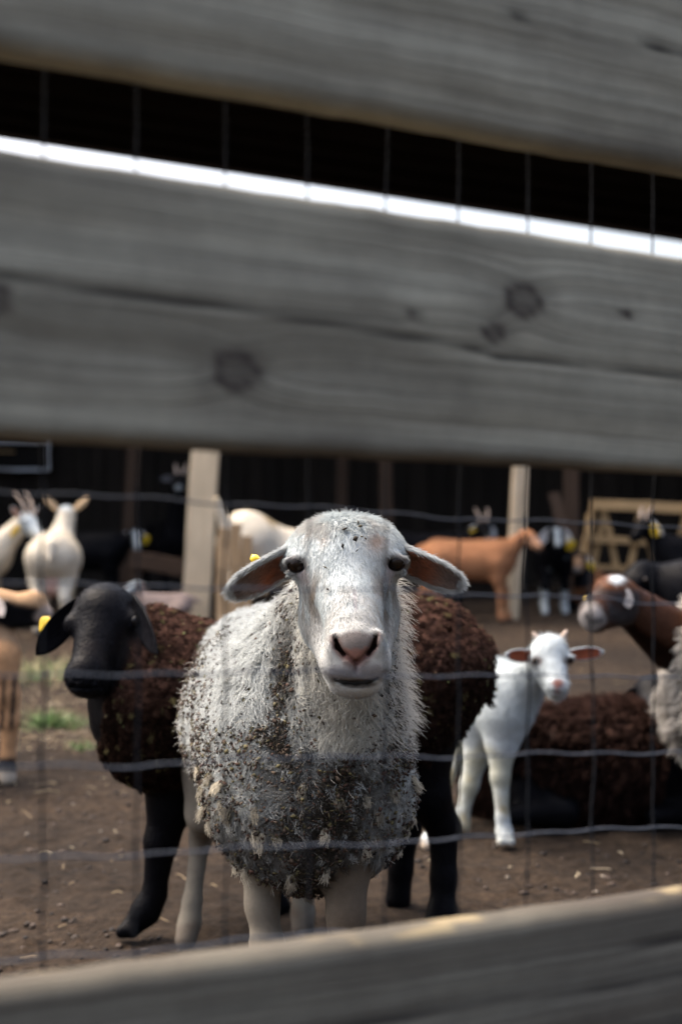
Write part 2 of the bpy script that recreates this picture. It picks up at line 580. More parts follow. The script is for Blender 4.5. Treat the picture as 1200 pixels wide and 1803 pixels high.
def soil_mat():
    m, nt, b = new_mat('soil')
    tc = N_(nt, 'ShaderNodeTexCoord')
    n1 = N_(nt, 'ShaderNodeTexNoise', Scale=0.9, Detail=4.0, Roughness=0.6)
    n2 = N_(nt, 'ShaderNodeTexNoise', Scale=26.0, Detail=8.0, Roughness=0.8)
    n3 = N_(nt, 'ShaderNodeTexNoise', Scale=90.0, Detail=4.0, Roughness=0.7)
    c1 = N_(nt, 'ShaderNodeValToRGB'); c2 = N_(nt, 'ShaderNodeValToRGB')
    c1.color_ramp.elements[0].position = 0.36; c1.color_ramp.elements[0].color = (0.028, 0.020, 0.0145, 1)
    c1.color_ramp.elements[1].position = 0.66; c1.color_ramp.elements[1].color = (0.070, 0.048, 0.032, 1)
    c2.color_ramp.elements[0].position = 0.36; c2.color_ramp.elements[0].color = (0.34, 0.33, 0.32, 1)
    c2.color_ramp.elements[1].position = 0.66; c2.color_ramp.elements[1].color = (1.75, 1.70, 1.62, 1)
    mx = N_(nt, 'ShaderNodeVectorMath', operation='MULTIPLY')
    add = N_(nt, 'ShaderNodeMath', operation='ADD')
    bp = N_(nt, 'ShaderNodeBump', Strength=1.0, Distance=0.035)
    L = nt.links.new
    for n in (n1, n2, n3):
        L(tc.outputs['Object'], n.inputs['Vector'])
    L(n1.outputs['Fac'], c1.inputs[0]); L(n2.outputs['Fac'], c2.inputs[0])
    L(c1.outputs[0], mx.inputs[0]); L(c2.outputs[0], mx.inputs[1]); L(mx.outputs[0], b.inputs['Base Color'])
    L(n2.outputs['Fac'], add.inputs[0]); L(n3.outputs['Fac'], add.inputs[1]); L(add.outputs[0], bp.inputs['Height']); L(bp.outputs[0], b.inputs['Normal'])
    b.inputs['Roughness'].default_value = 0.95; b.inputs['Specular IOR Level'].default_value = 0.15
    return m
M = {}
M['soil'] = soil_mat()
M['coat'] = coat_mat('short_coat', 0.85, 0.08, 0.02, 60, 0.22, 0.25, 300)
M['skin'] = coat_mat('face_coat', 0.75, 0.10, 0.0, 90, 0.12, 0.2, 500)
M['black_coat'] = coat_mat('black_coat', 0.38, 0.03, 0.0, 60, 0.3, 0.45, 140)
M['wool_base'] = coat_mat('wool_base', 0.95, 0.05, 0.1, 110, 0.45, 0.9, 160)
M['fleece'] = hair_mat('fleece', 0.85, 0.32, 0.07)
M['dark_fleece'] = hair_mat('dark_fleece', 0.7, 0.1, 0.012)
M['chaff'] = coat_mat('chaff', 0.8, 0.2, 0, 200, 0.3)
M['dull_eye'] = plain_mat('dull_eye', (0.006, 0.005, 0.005), 0.35, 0.25, 0, 60, 0.3)
M['eye'] = plain_mat('eye', (0.010, 0.006, 0.004), 0.04, 0.16, 0, 60, 0.3)
M['horn'] = plain_mat('horn', (0.42, 0.33, 0.27), 0.6, 0.3, 0, 60, 0.35)
M['tag'] = plain_mat('yellow_plastic', (0.75, 0.50, 0.03), 0.4, 0.4, 0, 40, 0.12)
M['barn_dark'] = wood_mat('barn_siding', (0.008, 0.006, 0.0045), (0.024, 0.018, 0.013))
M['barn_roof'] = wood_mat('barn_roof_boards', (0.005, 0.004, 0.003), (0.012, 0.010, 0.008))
M['old_beam'] = wood_mat('old_beam', (0.03, 0.02, 0.014), (0.075, 0.045, 0.028))
M['new_wood'] = wood_mat('sawn_pine', (0.46, 0.355, 0.23), (0.65, 0.525, 0.365))
M['pallet'] = wood_mat('rack_wood', (0.25, 0.155, 0.07), (0.42, 0.28, 0.14))
M['rail_wood'] = wood_mat('orange_pine', (0.30, 0.195, 0.10), (0.46, 0.31, 0.18))
M['wire'] = plain_mat('galvanised_wire', (0.068, 0.075, 0.09), 0.6, 0.2, 0.1, 120, 0.3)
M['dark_wire'] = plain_mat('dull_wire', (0.014, 0.015, 0.017), 0.8, 0.03, 0.0, 120, 0.3)
M['straw'] = coat_mat('straw', 0.7, 0.3, 0, 120, 0.25)
M['grass'] = coat_mat('grass_blade', 0.6, 0.3, 0, 80, 0.25)
M['zinc'] = plain_mat('zinc_gate', (0.4, 0.41, 0.42), 0.5, 0.5, 0.5, 20, 0.2)

# ---------------------------------------------------------------- ground
def gz(x, y):
    P = np.stack([x, y, np.zeros_like(x)], -1)
    return -0.014 + 0.020 * fbm(P, 1.7, 3, 3) + 0.030 * (fbm(P, 8, 11, 4) - 0.5) + 0.045 * np.maximum(fbm(P, 20, 17, 3) - 0.52, 0) - 0.03 * np.maximum(fbm(P, 6.5, 29, 2) - 0.66, 0)
def make_ground():
    ys = np.concatenate([np.arange(0.4, 6, 0.022), np.arange(6, 17, 0.07)])
    xs = np.linspace(-1, 1, 230)
    Y, S = np.meshgrid(ys, xs, indexing='ij')
    X = S * (1.3 + 0.36 * Y)
    Z = gz(X, Y)
    n, m = Y.shape
    V = np.stack([X, Y, Z], -1).reshape(-1, 3)
    i = np.arange(n - 1)[:, None] * m + np.arange(m - 1)[None]
    F = np.stack([i, i + 1, i + m + 1, i + m], -1).reshape(-1, 4)
    far = np.array([(-900, -900, -0.03), (900, -900, -0.03), (900, 1500, -0.03), (-900, 1500, -0.03)])
    V = np.concatenate([V, far]); F = np.concatenate([F, [[len(V) - 4, len(V) - 3, len(V) - 2, len(V) - 1]]])
    o = mesh('ground', V, F, M['soil'])
    o['kind'] = 'structure'
make_ground()

def scatter_clods():
    ico = []
    t = (1 + 5 ** 0.5) / 2
    v0 = norm(np.array([(-1, t, 0), (1, t, 0), (-1, -t, 0), (1, -t, 0), (0, -1, t), (0, 1, t), (0, -1, -t), (0, 1, -t), (t, 0, -1), (t, 0, 1), (-t, 0, -1), (-t, 0, 1)], float))
    f0 = np.array([(0, 11, 5), (0, 5, 1), (0, 1, 7), (0, 7, 10), (0, 10, 11), (1, 5, 9), (5, 11, 4), (11, 10, 2), (10, 7, 6), (7, 1, 8), (3, 9, 4), (3, 4, 2), (3, 2, 6), (3, 6, 8), (3, 8, 9), (4, 9, 5), (2, 4, 11), (6, 2, 10), (8, 6, 7), (9, 8, 1)])
    r = np.random.default_rng(21)
    n = 26000
    y = 1.6 + 9.5 * r.random(n) ** 1.7
    x = (r.random(n) * 2 - 1) * (0.6 + 0.3 * y)
    keep = fbm(np.stack([x, y, 0 * x], -1), 1.2, 77, 2) > 0.36
    x, y = x[keep], y[keep]; n = len(x)
    s = 0.0016 + 0.0075 * r.random(n) ** 7
    sc = np.stack([s * (0.8 + r.random(n)), s * (0.8 + r.random(n)), s * (0.45 + 0.4 * r.random(n))], -1)
    J = v0[None] * (1 + 0.45 * (r.random((n, 12, 1)) - 0.5)) * sc[:, None]
    V = J + np.stack([x, y, gz(x, y) + s * 0.2], -1)[:, None]
    F = f0[None] + 12 * np.arange(n)[:, None, None]
    base = np.array([(0.05, 0.036, 0.028), (0.033, 0.025, 0.020), (0.15, 0.125, 0.10), (0.015, 0.012, 0.011)])[r.choice(4, n, p=[0.42, 0.3, 0.02, 0.26])]
    C = np.repeat(base, 12, 0)
    o = mesh('soil_clods', V.reshape(-1, 3), F.reshape(-1, 3), M['chaff'], col=C, smooth=False)
    o['kind'] = 'stuff'; o['label'] = 'small clods and droppings scattered over the bare earth'; o['category'] = 'clods'
scatter_clods()

def scatter_straw():
    r = np.random.default_rng(5)
    n = 1800
    y = 1.9 + 9.0 * r.random(n) ** 1.2
    x = (r.random(n) * 2 - 1) * (0.5 + 0.3 * y)
    dens = np.where((x < -0.6) & (y > 4.3), 1.0, 0.22)
    k = r.random(n) < dens
    x, y = x[k], y[k]; n = len(x)
    n2 = 900                                   # straw litter in front of the barn, at the left
    x = np.concatenate([x, -1.55 + 0.8 * r.random(n2)]); y = np.concatenate([y, 5.2 + 3.4 * r.random(n2)]); n = len(x)
    a = r.random(n) * 6.28
    L = 0.006 + 0.034 * r.random(n) ** 2.5; w = 0.0006 + 0.0011 * r.random(n)
    d = np.stack([np.cos(a), np.sin(a), 0.25 * (r.random(n) - 0.4)], -1); s = np.stack([-np.sin(a), np.cos(a), 0 * a], -1)
    c = np.stack([x, y, gz(x, y) + 0.006], -1)
    V = []
    for i in range(4):
        t = i / 3 * 2 - 1
        bend = np.stack([0 * a, 0 * a, (1 - t * t) * 0.006 * r.random(n)], -1)
        for e in (-1, 1):
            V.append(c + d * (L * t)[:, None] + s * (w * e)[:, None] + bend)
    V = np.stack(V, 1)
    V2 = V.copy(); V2[..., 2] += 0.0012
    V = np.concatenate([V, V2], 1)
    f = []
    for i in range(3):
        f += [(2 * i, 2 * i + 2, 2 * i + 3, 2 * i + 1), (8 + 2 * i, 8 + 2 * i + 1, 8 + 2 * i + 3, 8 + 2 * i + 2),
              (2 * i, 8 + 2 * i, 8 + 2 * i + 2, 2 * i + 2), (2 * i + 1, 2 * i + 3, 8 + 2 * i + 3, 8 + 2 * i + 1)]
    F = np.array(f)[None] + 16 * np.arange(n)[:, None, None]
    C = np.array([(0.34, 0.26, 0.15), (0.26, 0.19, 0.11), (0.42, 0.35, 0.24)])[r.integers(0, 3, n)]
    o = mesh('straw_litter', V.reshape(-1, 3), F.reshape(-1, 4), M['straw'], col=np.repeat(C, 16, 0), smooth=False)
    o['kind'] = 'stuff'; o['label'] = 'loose pale straw bits strewn over the earth'; o['category'] = 'straw'
scatter_straw()

def blades(name, cx, cy, n, h, spread, cols, label, cat, seed, kind=None, group=None):
    r = np.random.default_rng(seed)
    root = np.stack([cx + spread[0] * r.normal(size=n) * 0.5, cy + spread[1] * r.normal(size=n) * 0.5, np.zeros(n)], -1)
    root[:, 2] = gz(root[:, 0], root[:, 1]) - 0.003
    lean = np.stack([r.normal(size=n) * 0.55, r.normal(size=n) * 0.4, np.ones(n)], -1)
    lean[:, 0] += 0.5 * (root[:, 0] - cx) / spread[0]
    lean = norm(lean)
    L = h * (0.4 + 0.6 * r.random(n)); w = 0.0018 + 0.002 * r.random(n)
    a = r.random(n) * 3.14; s = np.stack([np.cos(a), np.sin(a), 0 * a], -1)
    V = []
    for i in range(5):
        t = i / 4
        c = root + lean * (L * t)[:, None]; c[:, 2] -= L * t * t * 0.35
        c[:, :2] += lean[:, :2] * (L * t * t * 0.6)[:, None]
        ww = w * (1 - 0.9 * t)
        V += [c - s * ww[:, None], c + s * ww[:, None]]
    V = np.stack(V, 1)
    F = np.array([(2 * i, 2 * i + 1, 2 * i + 3, 2 * i + 2) for i in range(4)])[None] + 10 * np.arange(n)[:, None, None]
    C = np.array(cols)[r.integers(0, len(cols), n)]
    o = mesh(name, V.reshape(-1, 3) - A(cx, cy, 0), F.reshape(-1, 4), M['grass'], col=np.repeat(C, 10, 0), smooth=True)
    o.location = (cx, cy, 0)
    tag(o, label, cat, group)
    if kind:
        o['kind'] = kind
    return o
GR = [(0.07, 0.14, 0.03), (0.10, 0.19, 0.05), (0.05, 0.10, 0.025), (0.16, 0.2, 0.07)]
DRY = [(0.42, 0.34, 0.18), (0.34, 0.27, 0.14), (0.2, 0.19, 0.08), (0.5, 0.42, 0.25)]
g = at(92, 1280, 5.85)
blades('grass_tuft', g[0], 5.85, 260, 0.13, (0.10, 0.07), GR, 'green grass tuft on the bare earth below the drooping black ear', 'grass tuft', 31)
blades('grass_tuft', at(143, 1320, 5.3)[0], 5.3, 60, 0.08, (0.05, 0.05), GR, 'tiny sparse grass tuft, nearer and thinner than the big green tuft', 'grass tuft', 32)
o = blades('dry_grass', at(60, 1180, 7.4)[0], 7.6, 900, 0.16, (0.55, 0.5), DRY + GR[:2], 'dry straw coloured grass in front of the barn', 'dry grass', 33, kind='stuff')

# ---------------------------------------------------------------- barn
FRONT, BACK = 11.3, 16.0
def roofz(x):
    return 4.525 - 0.152 * x
barn = empty('barn', (0, FRONT, 0), 'dark open-fronted wooden barn with pale leaning posts behind the goats', 'barn')
def timber(name, a, b, w, t, mat, parent, up=(0, 1, 0), rough=0.003, seed=0, nseg=6):
    """timber with its own local X along the grain"""
    a, b = A(*a), A(*b)
    d = norm(b - a); u = A(*up); u = norm(u - (u @ d) * d); s = np.cross(d, u)
    L = np.linalg.norm(b - a)
    V, F = beam_vf((0, 0, 0), (L, 0, 0), w, t, (0, 0, 1), rough, seed, nseg)
    o = bpy.data.objects.new(name, mesh_data(name, V, F, mat, smooth=False))
    link(o)
    po = parent_origin(parent)
    R = Matrix(((d[0], -s[0], u[0], 0), (d[1], -s[1], u[1], 0), (d[2], -s[2], u[2], 0), (0, 0, 0, 1)))
    # local Y = -(d x u) keeps the frame right-handed
    o.parent = parent
    o.matrix_local = Matrix.Translation(tuple(a - po)) @ R
    return o
wall_mesh_V, wall_mesh_F = np.array([(x_, y_, z_) for x_ in (-7.2, 7.2) for y_ in (BACK + 0.06, BACK + 0.09) for z_ in (0, roofz(x_) - 0.80)]), BOXF
wall = mesh('back_wall', wall_mesh_V, wall_mesh_F, M['barn_roof'], barn, smooth=False)
r = np.random.default_rng(4)
x = -7.1
i = 0
while x < 7.1:
    w = 0.17 + 0.07 * r.random()
    top = roofz(x) - 0.75 + 0.0 * r.random()
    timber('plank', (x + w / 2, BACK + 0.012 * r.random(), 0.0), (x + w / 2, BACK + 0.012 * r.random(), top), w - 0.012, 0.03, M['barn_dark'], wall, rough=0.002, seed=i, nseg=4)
    x += w; i += 1
# roof: board deck plus rafters, falling to the right
RV = np.array([(sx * 7.8, y, roofz(sx * 7.8) + dz) for sx in (-1, 1) for y in (11.95, BACK + 0.4) for dz in (0, 0.06)])
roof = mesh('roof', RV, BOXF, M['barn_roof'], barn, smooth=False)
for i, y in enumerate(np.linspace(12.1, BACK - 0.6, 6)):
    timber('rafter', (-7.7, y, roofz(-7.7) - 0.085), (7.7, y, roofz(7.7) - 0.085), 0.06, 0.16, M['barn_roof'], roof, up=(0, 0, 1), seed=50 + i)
for sx in (-7.2, 7.2):
    sw = mesh('side_wall', *box_vf((sx - 0.015, 10.2, 0), (sx + 0.015, BACK, roofz(sx) - 0.2)), M['barn_roof'], barn, smooth=False)
    y = 10.2; i = 0
    while y < BACK - 0.2:
        w = 0.26 + 0.08 * r.random()
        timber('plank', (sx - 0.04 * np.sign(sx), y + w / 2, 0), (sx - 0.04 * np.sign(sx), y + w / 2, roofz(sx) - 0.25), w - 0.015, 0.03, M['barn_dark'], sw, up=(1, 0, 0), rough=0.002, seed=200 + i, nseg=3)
        y += w; i += 1
# header carried by the front posts, lower than the roof
timber('header', (-7.1, FRONT + 0.12, 2.36), (7.1, FRONT + 0.12, 2.36), 0.10, 0.26, M['old_beam'], barn, up=(0, 0, 1), seed=300)
def post_px(b, t, d, w, th, mat, seed, name='post', top=2.22):
    p, q = at(*b, d), at(*t, d)
    p[2] = min(p[2], 0.0) - 0.05
    f = (top - p[2]) / (q[2] - p[2])
    return timber(name, p, p + (q - p) * f, w, th, mat, barn, seed=seed, rough=0.004)
post_px((342, 1088), (363, 780), FRONT - 0.05, 0.222, 0.06, M['new_wood'], 1)
post_px((893, 1085), (910, 820), FRONT - 0.05, 0.065, 0.11, M['new_wood'], 2)
post_px((905, 1085), (922, 820), FRONT - 0.02, 0.06, 0.09, M['new_wood'], 3)
post_px((-420, 1088), (-410, 780), FRONT, 0.2, 0.1, M['new_wood'], 4)
post_px((1500, 1088), (1510, 780), FRONT, 0.2, 0.1, M['new_wood'], 5)
post_px((222, 1060), (236, 780), 13.0, 0.12, 0.12, M['old_beam'], 6, top=2.9)
post_px((683, 1060), (678, 780), 13.6, 0.12, 0.12, M['old_beam'], 7, top=2.9)
post_px((1003, 1060), (1006, 830), 12.9, 0.13, 0.10, M['old_beam'], 8, top=2.9)
post_px((600, 1060), (602, 780), 15.0, 0.12, 0.12, M['old_beam'], 9, top=2.9)
timber('tie_beam', (-7.1, 13.2, 2.98), (7.1, 13.2, 2.98), 0.12, 0.16, M['old_beam'], barn, up=(0, 0, 1), seed=301)
# window opening with bars in the left of the back wall
wf = mesh('window', *box_vf(at(-60, 772, 15.85) + A(0, 0, -0.34), at(86, 772, 15.88) + A(0, 0.02, 0.1)), M['barn_roof'], barn, smooth=False)
for yy in (778, 826):
    timber('window_bar', at(-60, yy, 15.80), at(88, yy + 1, 15.80), 0.03, 0.03, M['zinc'], wf, up=(0, 0, 1), seed=yy)
timber('window_bar', at(86, 740, 15.78), at(86, 828, 15.78), 0.035, 0.035, M['zinc'], wf, seed=9)
for yy, ww in ((781, 22), (796, 26)):
    timber('shelf_board', at(-40, yy, 15.82), at(ww, yy - 1, 15.82), 0.05, 0.02, M['pallet'], wf, up=(0, 0, 1), seed=yy + 3)
# stall partition: short upright planks and a low rail between posts
def loose_plank(name, a, b, d, w, th, mat, seed, label, cat, group=None):
    p, q = at(*a, d), at(*b, d)
    ee = empty(name, (p[0], p[1], 0), label, cat, group)
    timber('board', p, q, w, th, mat, ee, seed=seed)
    return ee
low = empty('stall_partition', at(395, 1088, 9.1) * A(1, 1, 0), 'low partition of short upright boards beside the wide pale post', 'partition')
for k_, (xb, xt, top) in enumerate(((390, 394, 930), (411, 415, 922), (432, 434, 944))):
    timber('board', at(xb, 1094, 9.1) * A(1, 1, 0), at(xt, top, 9.1), 0.07, 0.03, M['rail_wood'], low, seed=400 + k_)
timber('rail', at(380, 1035, 9.15), at(470, 1035, 9.15), 0.08, 0.03, M['rail_wood'], low, up=(0, 1, 0), seed=410)
rl = empty('stall_rail', at(280, 1000, 11.6) * A(1, 1, 0), 'low wooden rail running behind the wide pale post', 'rail')
timber('board', at(232, 984, 11.6), at(345, 1003, 11.6), 0.14, 0.04, M['old_beam'], rl, up=(0, 1, 0), seed=420)
timber('upright', at(240, 984, 11.66) * A(1, 1, 0), at(240, 970, 11.66), 0.09, 0.05, M['old_beam'], rl, seed=421)
timber('upright', at(338, 984, 11.66) * A(1, 1, 0), at(338, 980, 11.66), 0.09, 0.05, M['old_beam'], rl, seed=422)

# hay rack of raw boards at the right
rack = empty('hay_rack', at(1120, 1010, 12.0) * A(1, 1, 0), 'yellowish wooden hay rack with slanted slats at the barn front', 'hay rack')
for (a, b, w) in (((1042, 888), (1330, 900), 0.085), ((1030, 948), (1155, 955), 0.06), ((1046, 1003), (1330, 1012), 0.09)):
    timber('rail', at(*a, 12.0), at(*b, 12.0), w, 0.03, M['pallet'], rack, up=(0, 1, 0), seed=int(a[1]))
for k_, (a, b) in enumerate((((1022, 985), (1046, 880)), ((1044, 1000), (1064, 892)), ((1085, 1000), (1064, 905)), ((1108, 1000), (1126, 905)), ((1152, 1000), (1130, 905)), ((1190, 1000), (1205, 905)), ((1250, 1000), (1232, 905)))):
    timber('slat', at(*a, 12.05), at(*b, 12.05), 0.05, 0.022, M['pallet'], rack, seed=500 + k_)
for xx in (1032, 1325):
    timber('leg', at(xx, 1000, 12.12) * A(1, 1, 0), at(xx + 6, 905, 12.12), 0.07, 0.05, M['pallet'], rack, seed=xx)
timber('brace', at(975, 868, 12.6), at(1003, 985, 12.3), 0.1, 0.03, M['old_beam'], rack, seed=530)

# ---------------------------------------------------------------- board fence and wire mesh in front of the camera
FD, FU = 1.08, A(0.872, 0.489)
FN = A(0.489, -0.872)                        # towards the camera side
def fence_s(px, off=0.0):
    """distance along the fence line (shifted 'off' to the far side) where the column px meets it"""
    k = (px - CX) / FPX
    o = -FN * off
    return (k * (FD + o[1]) - o[0]) / (FU[0] - k * FU[1])
def fence_pt(s, z, off=0.0):
    q = A(0, FD) + FU * s - FN * off
    return A(q[0], q[1], z)
def edge(y0, y1, off):
    """straight line z(s) through the rows y0 (at px 0) and y1 (at px 1200)"""
    r_ = []
    for px, y in ((0, y0), (1200, y1)):
        s = fence_s(px, off); d = fence_pt(s, 0, off)[1]
        r_.append((s, CAMZ - (y - HY) / FPX * d))
    (s0, z0), (s1, z1) = r_
    return lambda s: z0 + (z1 - z0) * (s - s0) / (s1 - s0)
def weathered_mat():
    m, nt, b = new_mat('weathered_board')
    tc = N_(nt, 'ShaderNodeTexCoord')
    ga = N_(nt, 'ShaderNodeAttribute', attribute_name='grain')
    la = N_(nt, 'ShaderNodeAttribute', attribute_name='along')
    ka = N_(nt, 'ShaderNodeAttribute', attribute_name='knot')
    ca = N_(nt, 'ShaderNodeAttribute', attribute_name='crack')
    li = N_(nt, 'ShaderNodeAttribute', attribute_name='lichen')
    oi = N_(nt, 'ShaderNodeObjectInfo')
    cb = N_(nt, 'ShaderNodeCombineXYZ'); cb2 = N_(nt, 'ShaderNodeCombineXYZ')
    mu = N_(nt, 'ShaderNodeMath', operation='MULTIPLY'); mu.inputs[1].default_value = 1.6
    mv = N_(nt, 'ShaderNodeMath', operation='MULTIPLY'); mv.inputs[1].default_value = 260.0
    mw = N_(nt, 'ShaderNodeMath', operation='MULTIPLY'); mw.inputs[1].default_value = 26.0
    mq = N_(nt, 'ShaderNodeMath', operation='MULTIPLY'); mq.inputs[1].default_value = 5.0
    n1 = N_(nt, 'ShaderNodeTexNoise', Scale=1.0, Detail=5.0, Roughness=0.7)
    n2 = N_(nt, 'ShaderNodeTexNoise', Scale=1.0, Detail=4.0, Roughness=0.6)
    n3 = N_(nt, 'ShaderNodeTexNoise', Scale=14.0, Detail=5.0, Roughness=0.7)
    c1 = N_(nt, 'ShaderNodeValToRGB'); e = c1.color_ramp.elements
    e[0].position = 0.3; e[0].color = (0.165, 0.155, 0.120, 1); e[1].position = 0.66; e[1].color = (0.325, 0.308, 0.240, 1)
    c2 = N_(nt, 'ShaderNodeValToRGB'); e = c2.color_ramp.elements
    e[0].position = 0.34; e[0].color = (0.66, 0.63, 0.60, 1); e[1].position = 0.66; e[1].color = (1.1, 1.1, 1.11, 1)
    c3 = N_(nt, 'ShaderNodeValToRGB'); e = c3.color_ramp.elements
    e[0].position = 0.3; e[0].color = (0.8, 0.79, 0.78, 1); e[1].position = 0.7; e[1].color = (1.15, 1.14, 1.12, 1)
    m1 = N_(nt, 'ShaderNodeVectorMath', operation='MULTIPLY'); m2 = N_(nt, 'ShaderNodeVectorMath', operation='MULTIPLY')
    kmix = N_(nt, 'ShaderNodeMix', data_type='RGBA'); kmix.inputs['B'].default_value = (0.035, 0.026, 0.022, 1)
    cmix = N_(nt, 'ShaderNodeMix', data_type='RGBA'); cmix.inputs['B'].default_value = (0.03, 0.024, 0.02, 1)
    lmix = N_(nt, 'ShaderNodeMix', data_type='RGBA'); lmix.inputs['B'].default_value = (0.36, 0.28, 0.15, 1)
    bp = N_(nt, 'ShaderNodeBump', Strength=0.6, Distance=0.003)
    L = nt.links.new
    L(la.outputs['Fac'], mu.inputs[0]); L(ga.outputs['Fac'], mv.inputs[0]); L(ga.outputs['Fac'], mw.inputs[0]); L(oi.outputs['Random'], mq.inputs[0])
    L(mu.outputs[0], cb.inputs[0]); L(mv.outputs[0], cb.inputs[1]); L(mq.outputs[0], cb.inputs[2])
    L(mu.outputs[0], cb2.inputs[0]); L(mw.outputs[0], cb2.inputs[1]); L(mq.outputs[0], cb2.inputs[2])
    L(cb.outputs[0], n1.inputs['Vector']); L(cb2.outputs[0], n2.inputs['Vector']); L(tc.outputs['Object'], n3.inputs['Vector'])
    L(n1.outputs['Fac'], c1.inputs[0]); L(n2.outputs['Fac'], c2.inputs[0]); L(n3.outputs['Fac'], c3.inputs[0])
    L(c1.outputs[0], m1.inputs[0]); L(c2.outputs[0], m1.inputs[1]); L(m1.outputs[0], m2.inputs[0]); L(c3.outputs[0], m2.inputs[1])
    L(m2.outputs[0], kmix.inputs['A']); L(ka.outputs['Fac'], kmix.inputs['Factor'])
    L(kmix.outputs['Result'], cmix.inputs['A']); L(ca.outputs['Fac'], cmix.inputs['Factor'])
    L(cmix.outputs['Result'], lmix.inputs['A']); L(li.outputs['Fac'], lmix.inputs['Factor'])
    L(lmix.outputs['Result'], b.inputs['Base Color'])
    L(n1.outputs['Fac'], bp.inputs['Height']); L(bp.outputs[0], b.inputs['Normal'])
    b.inputs['Roughness'].default_value = 0.85; b.inputs['Specular IOR Level'].default_value = 0.2
    return m
M['board'] = weathered_mat()
S0, S1, TH = -1.0, 1.65, 0.036
fence = empty('board_fence', (0, FD, 0), 'weathered grey board fence in the near foreground with three wide rails', 'fence')
def fence_board(zt, zb, knots, cracks, seed, lichen=0.0, darken=0.0):
    """zt/zb: functions of s at front top, back bottom etc. -> closed, finely divided plank. knots: (s, v in 0..1, r)"""
    ns, nf = 340, 46
    s = np.linspace(S0, S1, ns)
    P, gr, al, kn, ck, lc = [], [], [], [], [], []
    # cross-section loop: front face (top->bottom), bottom, back (bottom->top), top
    loop = [('f', t) for t in np.linspace(0, 1, nf)] + [('b', t) for t in np.linspace(0, 1, 7)[1:-1]] + [('k', t) for t in np.linspace(1, 0, 14)] + [('t', t) for t in np.linspace(0, 1, 7)[1:-1]]
    top, bot = zt(s), zb(s)
    ph = np.stack([s, np.full_like(s, seed * 3.1), 0 * s], -1)
    wob_t = 0.003 * (fbm(ph, 4, seed) - 0.5) + 0.0025 * (fbm(ph, 30, seed + 5) - 0.5)
    wob_b = 0.004 * (fbm(ph, 4, seed + 9) - 0.5) + 0.003 * (fbm(ph, 26, seed + 7) - 0.5)
    top = top + wob_t; bot = bot + wob_b
    H = top - bot
    for kind, t in loop:
        if kind == 'f':
            v = t; off = 0.0 + 0.006 * (max(0, (0.04 - t) / 0.04) ** 2 + max(0, (t - 0.95) / 0.05) ** 2)
        elif kind == 'k':
            v = t; off = TH - 0.004 * (max(0, (0.05 - t) / 0.05) ** 2 + max(0, (t - 0.95) / 0.05) ** 2)
        elif kind == 'b':
            v = 1.0 + 0.012 * math.sin(t * math.pi); off = 0.006 + (TH - 0.01) * t
        else:
            v = 0.0 - 0.012 * math.sin(t * math.pi); off = TH - 0.004 - (TH - 0.01) * t
        z = top - v * H
        vv = np.full_like(s, v) * H
        q = vv.copy()
        edge_n = fbm(np.stack([s * 3, vv * 9 + seed, 0 * s], -1), 1.0, seed + 20)
        K = 0.42 * np.maximum(sstep(0.20, 0.0, v + 0 * s), sstep(0.86, 1.0, v + 0 * s)) * sstep(0.38, 0.62, edge_n) + 0.22 * sstep(0.55, 0.75, fbm(np.stack([s * 5, vv * 14, 0 * s + seed], -1), 1.0, seed + 25))
        K = np.maximum(K, darken * (1.0 if kind == 't' else 1.0) * (0.6 + 0.8 * edge_n) + (0.22 if kind == 't' else 0.0) * darken)  # whole board toned darker, its top face slightly more
        for (ks, kv, kr) in knots:
            du, dv = (s - ks), vv - kv * H
            rr2 = np.sqrt((du / 1.25) ** 2 + dv ** 2)
            q = q + np.sign(dv) * kr * 0.9 * np.exp(-(rr2 / (2.2 * kr)) ** 2) * np.exp(-np.abs(du) / (6 * kr))
            ring = sstep(kr * 1.12, kr * 0.92, rr2) * (0.62 + 0.34 * sstep(kr * 0.45, kr * 0.85, rr2))
            halo = 0.5 * sstep(kr * 2.1, kr * 0.9, np.sqrt((du / 1.7) ** 2 + dv ** 2)) * fbm(np.stack([s * 40, vv * 40, 0 * s], -1), 1.0, 3)
            K = np.maximum(K, np.maximum(ring, halo))
        q = q + 0.018 * (fbm(np.stack([s * 1.3, vv * 4 + seed, 0 * s], -1), 1.0, seed + 2) - 0.5)
        Cc = np.zeros_like(s)
        for (pts, wd) in cracks:
            vc = np.interp(s, [p[0] for p in pts], [p[1] for p in pts], left=-9, right=-9) + 0.018 * (fbm(np.stack([s, 0 * s, 0 * s + seed], -1), 9, seed + 4) - 0.5)
            Cc = np.maximum(Cc, np.exp(-((v - vc) * H / wd) ** 2) * (0.5 + 0.7 * fbm(np.stack([s, 0 * s, 0 * s], -1), 14, seed + 6)))
        dep = off + (0.003 * Cc + 0.0006 * np.clip(K, 0, 1) if kind == 'f' else 0)
        x = FU[0] * s - FN[0] * dep; y = FD + FU[1] * s - FN[1] * dep
        P.append(np.stack([x, y, z], -1)); gr.append(q + (off * 0.9 if kind in 'bt' else 0)); al.append(s); kn.append(K); ck.append(np.clip(Cc, 0, 1))
        li_ = sstep(0.52, 0.72, fbm(np.stack([s * 26, 0 * s + off * 60, 0 * s], -1), 1.0, seed + 12)) * lichen if kind == 't' or (kind == 'f' and t < 0.02) else 0 * s
        lc.append(li_)
    m = len(P)
    V = np.stack(P, 0)
    idx = np.arange(m)[:, None] * ns + np.arange(ns - 1)[None]
    nxt = ((np.arange(m) + 1) % m)[:, None] * ns + np.arange(ns - 1)[None]
    F = np.stack([idx, nxt, nxt + 1, idx + 1], -1).reshape(-1, 4)
    caps = [list(range(0, m * ns, ns)), list(range(ns - 1, m * ns, ns))[::-1]]
